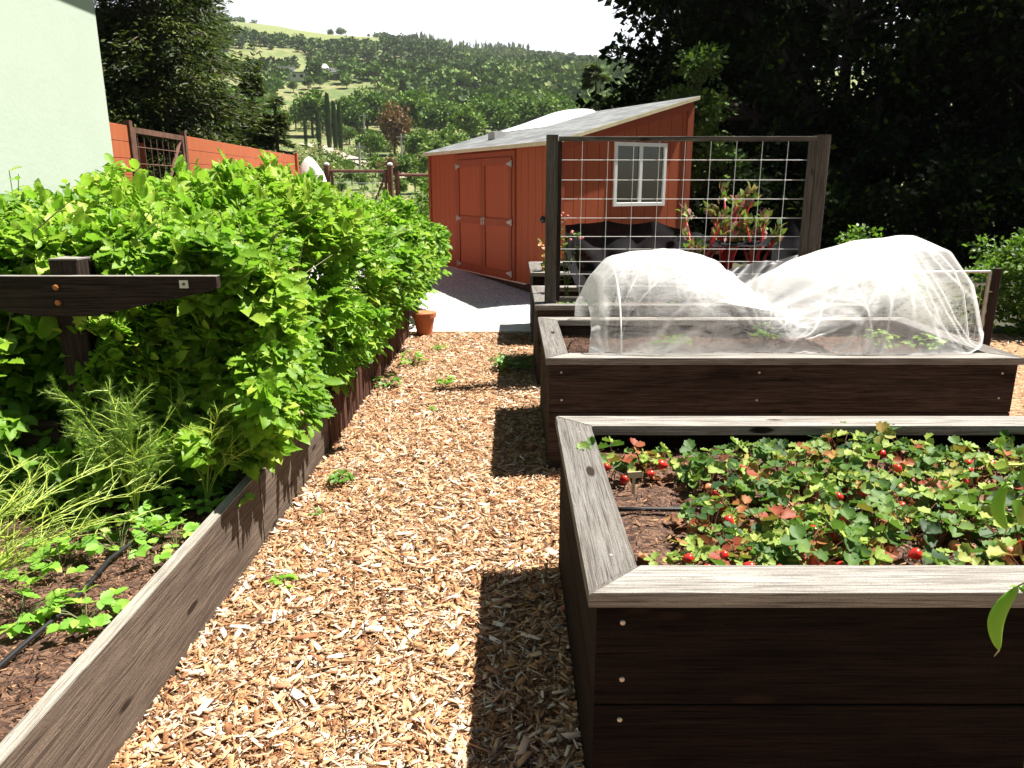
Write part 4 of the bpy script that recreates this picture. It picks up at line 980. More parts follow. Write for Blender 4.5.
# doors
ds0, ds1, dz0, dz1 = 1.30, 3.28, ZB+.0, 2.02
MB().box(-.026, -.001, ds0-.09, ds0-.004, ZB, dz1+.09, .002).build('door_trim', M['red2'], sh)
MB().box(-.026, -.001, ds1+.004, ds1+.09, ZB, dz1+.09, .002).build('door_trim', M['red2'], sh)
MB().box(-.027, -.001, ds0-.003, ds1+.003, dz1+.004, dz1+.09, .002).build('door_trim', M['red2'], sh)
for a, b, hside in ((ds0, (ds0+ds1)/2-.004, 0), ((ds0+ds1)/2+.004, ds1, 1)):
    d = MB().box(-.024, -.002, a, b, dz0, dz1).build('door', M['red'], sh)
    mb = MB()
    for (p0, p1, q0, q1) in ((a, a+.09, dz0, dz1), (b-.09, b, dz0, dz1)): mb.box(-.042, -.0245, p0, p1, q0, q1, .002)
    for zc in (dz0+.07, dz0+.86, dz1-.055): mb.box(-.0415, -.0245, a+.091, b-.091, zc-.06, zc+.055, .002)
    mb.build('door_frame', M['red2'], d)
    for z in (dz0+.10, dz0+.87, dz1-.10):
        hp = a if hside == 0 else b; s_ = 1 if hside == 0 else -1
        mb = MB(); ys_ = sorted((hp-s_*.035, hp+s_*.01)); mb.box(-.047, -.043, ys_[0], ys_[1], z-.05, z+.05)
        mb.add([(-.047, hp+s_*.012, z-.035), (-.047, hp+s_*.15, z-.008), (-.047, hp+s_*.15, z+.008), (-.047, hp+s_*.012, z+.035), (-.043, hp+s_*.012, z-.035), (-.043, hp+s_*.15, z-.008), (-.043, hp+s_*.15, z+.008), (-.043, hp+s_*.012, z+.035)],
               [(0, 1, 2, 3), (7, 6, 5, 4), (0, 4, 5, 1), (3, 2, 6, 7), (1, 5, 6, 2)])
        mb.tube([(-.05, hp-s_*.012, z-.05), (-.05, hp-s_*.012, z+.05)], .008, 6); mb.build('hinge', M['steel'], d)
    if hside == 0:
        mb = MB(); yh = b-.05; mb.box(-.05, -.043, yh-.02, yh+.02, dz0+.80, dz0+.92); mb.tube([(-.05, yh, dz0+.9), (-.085, yh, dz0+.9), (-.085, yh+.0, dz0+.80)], .009, 6); mb.box(-.055, -.047, yh-.06, yh+.09, dz0+.885, dz0+.905); mb.build('handle', M['screw'], d)
# window
wf = MB(); fw = .05
for (a, b, c, d) in ((WX0-.02, WX0+fw-.02, WZ0-.02, WZ1+.02), (WX1-fw+.02, WX1+.02, WZ0-.02, WZ1+.02), (WX0+fw-.02, WX1-fw+.02, WZ1-fw+.02, WZ1+.02), (WX0+fw-.02, WX1-fw+.02, WZ0-.02, WZ0+fw-.02)):
    wf.box(a, b, -.028, .03, c, d, .003)
wf.box(1.315, 1.365, -.020, .026, WZ0+fw-.02, WZ1-fw+.02, .002)
win = wf.build('window', M['white'], sh)
MB().box(WX0+fw-.02, 1.315, .008, .012, WZ0+fw-.02, WZ1-fw+.02).build('pane', M['glass'], win)
MB().box(1.365, WX1-fw+.02, .0, .004, WZ0+fw-.02, WZ1-fw+.02).build('pane', M['glass'], win)
# garden tap / lamp knob beside the left trellis post
mb = MB(); mb.ball((-.05, .33, 1.15), .05, 8, 6); mb.tube([(0, .33, 1.15), (-.05, .33, 1.15)], .02, 8); mb.build('wall_knob', M['black'], sh, smooth=True)

# ------------------------------------------------------------------ green building, fence, gates
gb = empty('stucco_building', (-3.2, 1.5, 0), 0, 'pale green stucco building wall at the upper left', 'building')
MB().box(-4.0, 0, -5, 4.85, -.1, 4.3).build('wall', M['stucco'], gb)
MB().box(-4.2, .52, -5.4, 5.1, 4.302, 4.45).build('roof', M['eave'], gb)
MB().box(.47, .519, -5.4, 5.1, 3.97, 4.30).build('eave', M['eave'], gb)
# board fence along the left
A = np.array([-3.42, 6.6]); B = np.array([-3.85, 14.0])
def fence():
    root = empty('board_fence', ((A[0]+B[0])/2, (A[1]+B[1])/2, 0), 0, 'orange red horizontal board fence behind the raspberry hedge', 'fence')
    c = (A+B)/2; L = np.linalg.norm(B-A); ang = atan2(-(B-A)[0], (B-A)[1]); root.rotation_euler = (0, 0, ang)
    g0, g1 = .58-L/2, 1.95-L/2
    for (a, b) in ((-L/2, g0-.05), (g1+.05, L/2)):
        mb = MB(); z = .12
        while z < 2.1: mb.box(-.01, .012, a, b, z, min(z+.139, 2.13), .002); z += .1435
        mb.build('boards', M['fencered'], root)
    for y in (L/2,): MB().box(.0125, .055, y-.05, y+.05, 0, 2.17, .004).build('fence_post', M['fencered'], root)
    g = empty('garden_gate', (0, 0, 0), 0, 'rusty steel framed wire gate set in the board fence', 'gate')
    g.location = (c[0]+sin(-ang)*(g0+g1)/2, c[1]+cos(ang)*(g0+g1)/2, 0); g.rotation_euler = (0, 0, ang); h = (g1-g0)/2
    for y in (-h, h): MB().box(-.03, .03, y-.03, y+.03, 0, 2.17, .004).build('gate_post', M['rust'], g)
    mb = MB(); q = h-.07
    for y in (-q, q): mb.box(-.022, .022, y-.025, y+.025, .12, 2.12)
    for z in (.12, 2.07): mb.box(-.021, .021, -q+.026, q-.026, z, z+.05)
    mb.build('gate_frame', M['rust'], g)
    mb = MB(); mb.tube([(.0, -q+.03, .9), (0, q-.03, 2.07)], .018, 6); mb.build('brace', M['rust'], g)
    mb = MB()
    for y in np.arange(-q+.1, q, .15): mb.tube([(0, y, .15), (0, y, 2.08)], .005, 5)
    for z in np.arange(.3, 2.05, .15): mb.tube([(0, -q, z), (0, q, z)], .005, 5)
    mb.build('wire_panel', M['rust'], g)
fence()
# inner red partition seen through the gate
mb = MB(); mb.box(0, 1.2, -.012, .012, 0, 2.1); o = mb.build('fence_panel', M['red2']); o.location = (-5.6, 9.5, 0); tag(o, 'dark red board panel seen through the wire gate', 'fence panel')
# far pipe gate
def gate2():
    x0 = at_y(327, 170, 15)[0]; x1 = at_y(390, 170, 15)[0]; x2 = at_y(431, 170, 15.3)[0]
    zt2 = at_y(360, 171, 15)[2]
    root = empty('farm_gate', ((x0+x1)/2, 15, .2), 0, 'rusty pipe gate with diagonal brace between two capped posts', 'gate')
    w_ = (x1-x0)/2; z = zt2-.2
    for x in (-w_, w_):
        mb = MB(); mb.tube([(x, 0, -.3), (x, 0, z+.1)], .055, 10); pst = mb.build('gate_post', M['rust'], root); mb = MB(); mb.ball((x, 0, z+.12), .055, 8, 5, .7); mb.build('post_cap', M['white'], pst)
    mb = MB(); mb.tube([(-w_+.06, 0, z), (w_-.06, 0, z)], .028, 8); mb.tube([(-w_+.06, 0, .15), (w_-.06, 0, .15)], .028, 8); mb.tube([(-w_+.09, 0, .15), (-w_+.09, 0, z)], .028, 8); mb.tube([(w_-.09, 0, .15), (w_-.09, 0, z)], .028, 8); mb.build('gate_frame', M['rust'], root)
    mb = MB(); mb.tube([(w_-.1, .03, z-.08), (-w_+.5, .03, .2)], .022, 8); mb.build('brace', M['rust'], root)
    mb = MB()
    for k in range(9): mb.tube([(-w_+.1, 0, .2+k*.18), (w_-.1, 0, .2+k*.18)], .004, 4)
    for k in range(9): mb.tube([(-w_+.1+k*(2*w_-.2)/8, 0, .15), (-w_+.1+k*(2*w_-.2)/8, 0, z)], .004, 4)
    mb.build('wire_panel', M['steel'], root)
    r2 = empty('pipe_fence', ((x1+x2)/2, 15.2, .2), 0, 'short rusty pipe rail joining the far gate to the shed', 'fence')
    mb = MB(); mb.tube([(x1-(x1+x2)/2+.07, -.1, z-.07), (x2-(x1+x2)/2+.3, .1, z-.07)], .03, 8); mb.build('rail', M['rust'], r2)
    mb = MB(); mb.tube([(x1-(x1+x2)/2+.12, -.1, -.3), (x1-(x1+x2)/2+.12, -.1, z-.0)], .045, 8); mb.build('post', M['rust'], r2)
gate2()
# white sack over a post
def sack():
    c = at_y(313, 178, 13.2); root = empty('white_sack', (c[0], 13.2, .2), 0, 'white cloth sack pulled over a post between fence end and far gate', 'sack')
    mb = MB(); mb.tube([(0, 0, 0), (0, 0, 1.5)], .03, 8); mb.build('post', M['rust'], root)
    vs = []; nr, ns_ = 14, 20
    for k in range(nr+1):
        s_ = k/nr; z = 1.28+.60*s_; r = .23*(1-s_**2.2)**.6*(.82+.18*sin(pi*s_))+.004
        for q in range(ns_):
            a = 2*pi*q/ns_; rr = r*(1+.10*sin(3*a+4*s_)+.05*sin(7*a)); vs.append((rr*cos(a)-.05*s_, rr*sin(a)*.8, z))
    mb = MB(); mb.add(vs, [(k*ns_+q, k*ns_+(q+1) % ns_, (k+1)*ns_+(q+1) % ns_, (k+1)*ns_+q) for k in range(nr) for q in range(ns_)]+[tuple(range(ns_-1, -1, -1)), tuple(nr*ns_+q for q in range(ns_))])
    mb.build('sack', M['bag'], root, smooth=True)
sack()
# right metal gate and post
def rgate():
    Y = 7.6; x1 = at_y(992, 272, Y)[0]; z1 = at_y(992, 272, Y)[2]; L = 1.3
    root = empty('metal_gate', (x1-L/2, Y, 0), .05, 'low galvanised gate with thin vertical bars behind the netted bed', 'gate')
    mb = MB(); mb.tube([(-L/2, 0, .03), (-L/2, 0, z1)], .016, 8); mb.tube([(L/2, 0, .03), (L/2, 0, z1)], .018, 8)
    for z in (.06, z1): mb.tube([(-L/2, 0, z), (L/2, 0, z)], .014, 8)
    mb.tube([(-L/2, 0, z1-.12), (L/2, 0, z1-.12)], .008, 8); mb.build('gate_frame', M['steel'], root)
    mb = MB()
    for k in range(1, 22): mb.tube([(-L/2+L*k/22, 0, .06), (-L/2+L*k/22, 0, z1-.12)], .004, 5)
    mb.build('bars', M['steel'], root)
    mb = MB(); mb.tube([(L/2, 0, z1-.2), (L/2+.12, 0, z1-.2)], .008, 6); mb.build('latch', M['steel'], root)
    mb = MB(); mb.box(-.03, .03, -.03, .03, 0, .80, .005); o = mb.build('gate_post', plain('dark_red_post', (.02, .008, .006), .9)); o.location = (x1+.085, Y+.05, 0); tag(o, 'dark red brown post beside the low metal gate', 'post')
rgate()
# terracotta pot
mb = MB(); mb.tube([(0, 0, 0), (0, 0, .16), (0, 0, .165), (0, 0, .21), (0, 0, .205), (0, 0, .15)], [.075, .105, .12, .125, .108, .10], 20, True); o = mb.build('flower_pot', M['terra'], smooth=False)
p = at_z(437, 328, 0); o.location = (p[0]-.09, 8.24, 0.01); o.scale = (1.1, 1.1, 1.2); tag(o, 'orange terracotta pot at the far end of the raspberry hedge', 'flower pot')

# ------------------------------------------------------------------ pea vine in the right foreground
def pod(parent, a, b, wdt, thk, mat, nseg=14):
    a = np.array(a); b = np.array(b); mb = MB(); L = np.linalg.norm(b-a); ax = (b-a)/L; side = nrm(np.cross(ax, (0, 1, 0))); dep = np.cross(ax, side)
    vs = []; ns_ = 12
    for k in range(nseg+1):
        s_ = k/nseg; wv = wdt*max(.02, sin(pi*s_**.85)**.55); c = a+ax*L*s_-side*.16*L*sin(pi*s_)
        tb = thk*max(.02, sin(pi*s_)**.5)*(1+.12*sin(s_*pi*12))
        for q in range(ns_):
            an = 2*pi*q/ns_; vs.append(c+side*wv*cos(an)+dep*tb*sin(an)*abs(sin(an))**.2)
    V = np.array(vs); F = []
    for k in range(nseg):
        for q in range(ns_):
            i0, i1, i2, i3 = k*ns_+q, k*ns_+(q+1) % ns_, (k+1)*ns_+(q+1) % ns_, (k+1)*ns_+q; F += [(i0, i1, i2), (i0, i2, i3)]
    o = foliage('pod', [(V, np.array(F), np.full(len(V), .5))], mat, parent, True, True)
    cm_ = MB(); cm_.tube([b-ax*.002, b+ax*.012+side*-.006], [.0015, .0006], 5); cm_.build('pod_tip', M['bud'], o, True)
    k = 5; an = np.arange(k)/k*6.28; D = np.cos(an)[:, None]*side+np.sin(an)[:, None]*dep+ax*.5
    foliage('calyx', [scatter(DIAM, np.repeat(a[None], k, 0), D, np.repeat(-ax[None], k, 0), np.full(k, .016))], M['lime'], o, True)
def peas():
    Y = 1.22; r = empty('pea_vine', (.98, 1.22, 0), 0, 'climbing pea vine with green pods reaching in from the right edge', 'pea vine')
    mb = MB(); mb.tube([(.98, 1.24, 0), (1.0, 1.22, .4), (.97, 1.24, .8), (1.0, 1.2, 1.0), (.965, 1.22, 1.22), (.99, 1.22, 1.5)], [.005, .005, .004, .004, .003, .002], 6)
    a = at_y(1018, 586, Y); mb.tube([(.98, 1.22, .9), (a[0]+.02, Y, a[2]+.012), a], [.002, .0016, .0016], 5)
    c1 = at_y(1006, 482, Y); mb.tube([(.97, 1.22, 1.16), (c1[0]+.01, Y, c1[2]+.03), c1], [.002, .0016, .0016], 5)
    top = at_y(997, 438, Y); m1 = at_y(1008, 465, Y); mb.tube([(.965, 1.22, 1.14), m1, top], [.0025, .002, .001], 5)
    mb.build('stem', M['fernstem'], r, True)
    pod(r, a, at_y(999, 651, Y), .0165, .006, M['pod']); pod(r, c1, at_y(1007, 530, Y), .0125, .006, M['pod'])
    P = []; D = []; S = []
    for (px, py, dx, dz, s) in ((1016, 478, 1, .1, .055), (1010, 470, -1, .35, .03), (1012, 500, .7, -1, .04), (1020, 505, .5, -.9, .05), (1003, 452, -.7, .8, .02), (999, 445, .5, 1, .018), (1022, 470, .8, .6, .06), (1022, 560, 1, .2, .05), (1020, 588, 1, -.3, .03)):
        q = at_y(px, py, Y); P.append(q); D.append((dx, .1, dz)); S.append(s)
    P = np.array(P); D = np.array(D, float)
    foliage('leaves', [scatter(LEAFLET, P, D, np.tile([.1, -.7, .5], (len(P), 1))+randdir(len(P))*.3, np.stack([np.array(S)*1.3, S, S], -1))], M['lime'], r, True)
peas()

# ------------------------------------------------------------------ trees near
def tree(name, base, trunk_h, crown, lab, cat_='tree', group=None, leafm=None, leaf=.12, nl=20000, clumps=90, trunk_r=.25, seed=0, tpl=DIAM, cl=.7, sky=1.0, fill=.35):
    """crown = list of ellipsoids (cx,cy,cz,rx,ry,rz) relative to base"""
    rg = np.random.default_rng(seed)
    root = empty(name, base, 0, lab, cat_, group)
    mb = MB(); cr = np.array(crown, float)
    mb.tube([(0, 0, -.3), (.1*trunk_r, 0, trunk_h*.5), (.3*trunk_r, .1, trunk_h)], [trunk_r*1.25, trunk_r, trunk_r*.75], 9)
    cen = []
    wts = cr[:, 3]*cr[:, 4]*cr[:, 5]; wts = wts/wts.sum()
    for i in range(clumps):
        e = cr[rg.choice(len(cr), p=wts)]; d = nrm(rg.normal(size=3)); rr = (fill+(1-fill)*rg.random())**.7
        c = e[:3]+d*rr*e[3:6]; cen.append(c)
    cen = np.array(cen)
    for e in cr:
        mid = np.array([e[0]*.4, e[1]*.4, trunk_h+(e[2]-trunk_h)*.45]); mb.tube([(.2*trunk_r, 0, trunk_h*.9), mid, e[:3]], [trunk_r*.55, trunk_r*.35, trunk_r*.12], 6, False)
    for c in cen[::3]:
        e = cr[np.argmin(np.linalg.norm(cr[:, :3]-c, axis=1))]; s_ = e[:3]*.75+np.array([0, 0, trunk_h])*.25*0+c*.25; mb.tube([e[:3]*.8+np.array([0, 0, trunk_h*.2]), (s_+c)/2+rg.normal(size=3)*.1, c], [trunk_r*.16, trunk_r*.10, trunk_r*.04], 4, False)
    mb.build('trunk', M['skid'] if 'dark' in name else M['bark'], root)
    idx = rg.integers(0, clumps, nl); size_c = (.55+.7*rg.random(clumps))*cl
    off = rg.normal(size=(nl, 3)); off = off/np.linalg.norm(off, axis=1, keepdims=True)*(rg.random(nl)**.45)[:, None]*size_c[idx][:, None]*np.array([1, 1, .62])
    P = cen[idx]+off
    tone = np.clip(.35+.35*(rg.random(clumps)-.5)[idx]+.25*rg.normal(size=nl), 0, 1)
    D = nrm(off+rg.normal(size=(nl, 3))*.5*size_c[idx][:, None]); Nn = nrm(rg.normal(size=(nl, 3))*.8+np.array([0, 0, .8]))
    foliage('crown', [scatter(tpl, P, D, Nn, leaf*(.6+.8*rg.random(nl)), tone)], leafm, root)
    return root
# great dark trees on the right
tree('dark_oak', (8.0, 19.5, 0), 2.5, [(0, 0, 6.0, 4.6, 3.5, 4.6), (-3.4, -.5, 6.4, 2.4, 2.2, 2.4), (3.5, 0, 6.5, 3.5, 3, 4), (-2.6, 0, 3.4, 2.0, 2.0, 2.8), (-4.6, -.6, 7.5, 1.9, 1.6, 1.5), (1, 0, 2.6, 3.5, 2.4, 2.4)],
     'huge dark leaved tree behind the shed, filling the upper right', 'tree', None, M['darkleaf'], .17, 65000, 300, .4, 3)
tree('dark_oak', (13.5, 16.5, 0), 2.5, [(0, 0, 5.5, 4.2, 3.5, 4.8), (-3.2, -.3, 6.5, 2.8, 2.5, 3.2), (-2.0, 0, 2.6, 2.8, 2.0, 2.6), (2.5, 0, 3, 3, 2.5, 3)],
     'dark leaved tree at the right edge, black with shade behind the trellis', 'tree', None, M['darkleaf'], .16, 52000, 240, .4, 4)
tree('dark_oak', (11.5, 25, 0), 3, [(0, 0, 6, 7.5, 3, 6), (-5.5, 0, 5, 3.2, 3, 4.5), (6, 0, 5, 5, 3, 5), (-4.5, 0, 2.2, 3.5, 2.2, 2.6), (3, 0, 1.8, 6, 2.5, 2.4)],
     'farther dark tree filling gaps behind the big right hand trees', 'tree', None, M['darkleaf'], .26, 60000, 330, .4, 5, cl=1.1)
tree('bright_oak', (3.75, 16.6, 0), 2.5, [(0, 0, 3.2, .62, .8, 1.1), (.3, 0, 2.0, .6, .6, .9)],
     'brighter green tree just right of the shed roof peak', 'tree', None, M['hill_a'], .11, 6000, 40, .1, 6, cl=.4)
for i, (x, y, r, h) in enumerate(((4.6, 15.6, 1.1, 1.5), (6.3, 14.4, 1.3, 1.4), (8.3, 13.8, 1.4, 1.6), (10.3, 12.6, 1.4, 1.8))):
    tree('dark_bush', (x, y, 0), .4, [(0, 0, h*.6, r, r*.8, h*.8)], ['dark bush right behind the shed side', 'dark bush behind the right trellis post', 'dark bush above the tall hump of the netting', 'dark bush left of the bright shrub at the right edge'][i], 'bush', None, M['darkleaf'], .13, 7000, 50, .08, 20+i, cl=.5)
for i, (x, y, r, h, lb) in enumerate(((5.75, 8.4, .62, 1.0, 'bright green shrub right of the low metal gate'), (6.6, 8.0, .7, 1.1, 'leafy green shrub cut by the right edge of the photo'), (4.4, 9.4, .5, .9, 'green bush seen through the low metal gate bars'))):
    tree('shrub', (x, y, 0), .3, [(0, 0, h*.55, r, r*.8, h*.62)], lb, 'shrub', None, M['shrub'], .055, 9000, 60, .03, 30+i, LEAFLET, .24)
tree('shrub', (-1.9, 17.5, .1), .3, [(0, 0, .7, .8, .7, .9)], 'light green airy bush between the far gate and the shed', 'shrub', None, M['shrub'], .06, 4500, 50, .04, 41, LEAFLET, .28)
tree('shrub', (-3.2, 19.5, 0), .3, [(0, 0, .6, 1.2, .7, .75)], 'green bush behind the rusty pipe gate', 'shrub', None, M['hill_b'], .08, 4500, 50, .04, 42, LEAFLET, .3)

def conifer(name, base, h, r, lab, n=20000, z0=0.5, seed=0, mat=None, size=.3, lob=1.0, spray=200):
    rg = np.random.default_rng(seed); root = empty(name, base, 0, lab, 'conifer'); mb = MB()
    mb.tube([(0, 0, -.5), (0, 0, h*.5), (0, 0, h*.98)], [h*.025, h*.015, .02], 8); 
    Ps, Ds, Ns, T = [], [], [], []
    k = n//spray
    for i in range(k):
        z = z0+(h-z0)*rg.random()**1.25; s = 1-(z-z0)/(h-z0); L = r*(s**.75)*(.55+.55*rg.random())*lob+.12; a = rg.random()*2*pi
        d = np.array([cos(a), sin(a), 0]); tip = np.array([0, 0, z])+d*L+np.array([0, 0, -.18*L+.1*rg.random()])
        mb.tube([(0, 0, z), np.array([0, 0, z])+d*L*.5, tip], [.03*s+.01, .02, .005], 4, False)
        m_ = spray; t_ = rg.random(m_)**.6; p_ = np.array([0, 0, z])+np.outer(t_, tip-np.array([0, 0, z])); wd = .20*L*(1.15-t_)+.07
        side = np.cross(d, (0, 0, 1)); sg = rg.normal(size=m_); p_ = p_+side*(sg*wd)[:, None]+np.stack([np.zeros(m_), np.zeros(m_), rg.normal(size=m_)*.07*L-.08*abs(sg)*wd], -1)
        Ps.append(p_); Ds.append(nrm(d[None]*.8+side[None]*np.sign(sg)[:, None]*.7+rg.normal(size=(m_, 3))*.3+np.array([0, 0, -.25]))); Ns.append(nrm(rg.normal(size=(m_, 3))*.5+np.array([0, 0, 1]))); T.append(np.clip(.25+.55*t_*rg.random()+.2*rg.normal(size=m_), 0, 1))  # tone rises along each branch: sunlit tips put into the needle colour
    mb.build('trunk', M['bark'], root); P = np.concatenate(Ps)
    nn = len(P); sz = size*(.5+.8*rg.random(nn))
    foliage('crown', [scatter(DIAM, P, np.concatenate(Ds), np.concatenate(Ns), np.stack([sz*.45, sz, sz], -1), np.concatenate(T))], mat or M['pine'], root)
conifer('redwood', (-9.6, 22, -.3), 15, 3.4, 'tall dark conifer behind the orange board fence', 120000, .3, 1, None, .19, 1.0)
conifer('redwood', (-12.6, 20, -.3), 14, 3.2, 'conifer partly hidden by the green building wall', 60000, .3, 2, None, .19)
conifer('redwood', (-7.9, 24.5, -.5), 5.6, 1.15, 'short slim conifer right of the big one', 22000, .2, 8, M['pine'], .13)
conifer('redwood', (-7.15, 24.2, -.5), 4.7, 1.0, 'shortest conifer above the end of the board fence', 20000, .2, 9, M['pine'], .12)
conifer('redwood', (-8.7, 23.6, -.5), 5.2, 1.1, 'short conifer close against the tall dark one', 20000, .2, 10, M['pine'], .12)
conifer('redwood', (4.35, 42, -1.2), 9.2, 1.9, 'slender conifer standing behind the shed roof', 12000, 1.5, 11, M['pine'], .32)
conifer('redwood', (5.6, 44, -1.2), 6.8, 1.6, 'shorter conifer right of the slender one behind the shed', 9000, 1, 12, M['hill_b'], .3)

# ------------------------------------------------------------------ valley trees, houses, road
def proto_tree(kind, seed):
    rg = np.random.default_rng(seed)
    if kind == 'cyp':
        n = 900; z = rg.random(n); a = rg.random(n)*6.28; r = .13*np.sqrt(np.clip(sin(1)*0+np.sin(np.pi*(z*.86+.10)), 0, 1))*(.75+.3*rg.random(n))
        P = np.stack([r*np.cos(a), r*np.sin(a), z*.98], -1); D = np.stack([np.cos(a)*.3, np.sin(a)*.3, np.ones(n)], -1); Nn = np.stack([np.cos(a), np.sin(a), .2+0*a], -1); S = .07*(.6+.8*rg.random(n))
    else:
        n = 1500; ncl = 26; c = rg.normal(size=(ncl, 3)); c = c/np.linalg.norm(c, axis=1, keepdims=True)*(.25+.75*rg.random(ncl))[:, None]**.6*np.array([.36, .36, .30])+np.array([0, 0, .58])
        i = rg.integers(0, ncl, n); o_ = nrm(rg.normal(size=(n, 3)))*(rg.random(n)**.4)[:, None]*.15; P = c[i]+o_*np.array([1, 1, .8]); D = nrm(o_+rg.normal(size=(n, 3))*.05); Nn = nrm(rg.normal(size=(n, 3))*.7+np.array([0, 0, 1])); S = .075*(.6+.8*rg.random(n))
    tone = np.clip(.45+.3*rg.normal(size=n), 0, 1)
    return scatter(DIAM, P, D, Nn, np.stack([S*1.3, S, S], -1), tone)
protos = {}
for k, mt, kk in (('round', 'hill_a', 'r'), ('light', 'hill_b', 'r'), ('brown', 'hill_c', 'r'), ('cyp', 'cypress', 'cyp'), ('round2', 'hill_a', 'r'), ('light2', 'hill_b', 'r')):
    V, F, r = proto_tree(kk, hash(k) % 1 + len(protos)*7+3); me = np_mesh('crown', V, F, {'rnd': r}); me.materials.append(M[mt])
    tb = MB(); tb.tube([(0, 0, -.05), (0, 0, .3), (0, 0, .55)], [.03, .022, .01], 6); tb.tube([(0, 0, .28), (.12, .05, .5)], [.014, .006], 5); tb.tube([(0, 0, .25), (-.13, -.03, .48)], [.014, .006], 5)
    protos[k] = (me, tb.data('trunk', M['bark']))
def place_tree(kind, x, y, h, wd, name, lab, group, cat_='tree'):
    z = float(terr(x, y)); root = empty(name, (x, y, z-.05*h*0), random.random()*6.28, lab, cat_, group); root.scale = (h*wd, h*wd, h)
    for nm, me in zip(('crown', 'trunk'), protos[kind]):
        o = bpy.data.objects.new(nm, me); C.objects.link(o); o.parent = root
    return root
def atD(px, D):  # a spot at distance D in the direction of a photo column
    a = (px-512)/783.; y = D/sqrt(1+a*a); return a*y, y
GV = 'round trees in the valley'
# row of cypresses
for px, D, h in ((322, 190, 9.5), (332, 200, 12.5), (338, 194, 11), (309, 200, 7), (343, 190, 10.5)):
    x, y = atD(px, D); place_tree('cyp', x, y, h*1.02, .42, 'cypress_tree', {322: 'bushier cypress second from left in the valley row', 332: 'tallest slim cypress in the middle of the valley row', 338: 'slim cypress just right of the tallest in the valley row', 309: 'shortest slim cypress, standing apart at the left of the valley row', 343: 'rightmost slim cypress of the valley row'}[px], 'cypresses in a valley row')
x, y = atD(474-60-8, 330); place_tree('cyp', x, y, 12, 1.0, 'cypress_tree', 'lone dark cypress higher on the hillside above the brown tree', None)
x, y = atD(396, 185); place_tree('brown', x, y, 12, .85, 'brown_tree', 'tall orange brown leaved tree in the middle of the valley', None)
x, y = atD(392, 120); place_tree('brown', x, y, 3.6, 1.2, 'brown_tree', 'low orange brown bush below the tall brown tree', None)
VT = sorted(((316, 240, 14, 'round'), (372, 170, 7, 'round'), (358, 250, 12, 'round2'), (370, 262, 14, 'round'), (385, 255, 13, 'round2'), (410, 235, 14, 'round'), (428, 240, 13, 'light'), (440, 225, 12, 'round2'), (455, 215, 12, 'round'),
                    (470, 205, 11, 'light2'), (485, 240, 13, 'round'), (500, 230, 12, 'round2'), (515, 250, 13, 'light'), (420, 160, 7.5, 'round'), (436, 150, 7, 'light'), (408, 120, 4.5, 'round2'), (424, 118, 4.5, 'light2'), (452, 160, 8, 'light2'),
                    (345, 230, 5, 'light'), (352, 215, 5, 'round'), (300, 260, 8, 'light2'), (288, 250, 8, 'light'), (276, 262, 8, 'round'), (268, 240, 9, 'light'), (258, 250, 12, 'round2'), (248, 235, 14, 'round'), (335, 150, 3.2, 'light'), (350, 140, 2.6, 'round2'),
                    (362, 100, 2.4, 'light'), (340, 90, 2.2, 'light2'), (400, 92, 2.6, 'light'), (415, 95, 3, 'light2'), (430, 90, 3.2, 'light'), (530, 240, 13, 'round'), (548, 230, 13, 'light'), (566, 240, 13, 'round2'), (590, 235, 13, 'light'), (612, 240, 13, 'round'), (632, 230, 13, 'light2'), (222, 240, 13, 'round'), (200, 250, 13, 'light'), (283, 380, 8, 'round'), (300, 385, 6, 'light2'), (315, 395, 7, 'round2'), (326, 400, 6, 'round'), (352, 400, 7, 'light'), (360, 455, 8, 'round'), (264, 370, 9, 'round2'), (345, 440, 7, 'round2'), (380, 420, 9, 'light2'), (396, 400, 9, 'round'), (376, 130, 4, 'light'), (386, 105, 2.8, 'round2'), (445, 100, 3.6, 'light'), (352, 110, 2.4, 'light2')))
nl_ = nd_ = 0
for px, D, h, k in VT:
    x, y = atD(px, D)
    light = k.startswith('light')
    if light: nl_ += 1
    else: nd_ += 1
    place_tree(k, x, y, h, 1.0, 'valley_tree', (ORDS[nl_-1]+' of the light green valley trees counting from the left') if light else (ORDS[nd_-1]+' of the dark green valley trees counting from the left'), 'light green trees on the valley floor' if light else 'dark green trees on the valley floor')
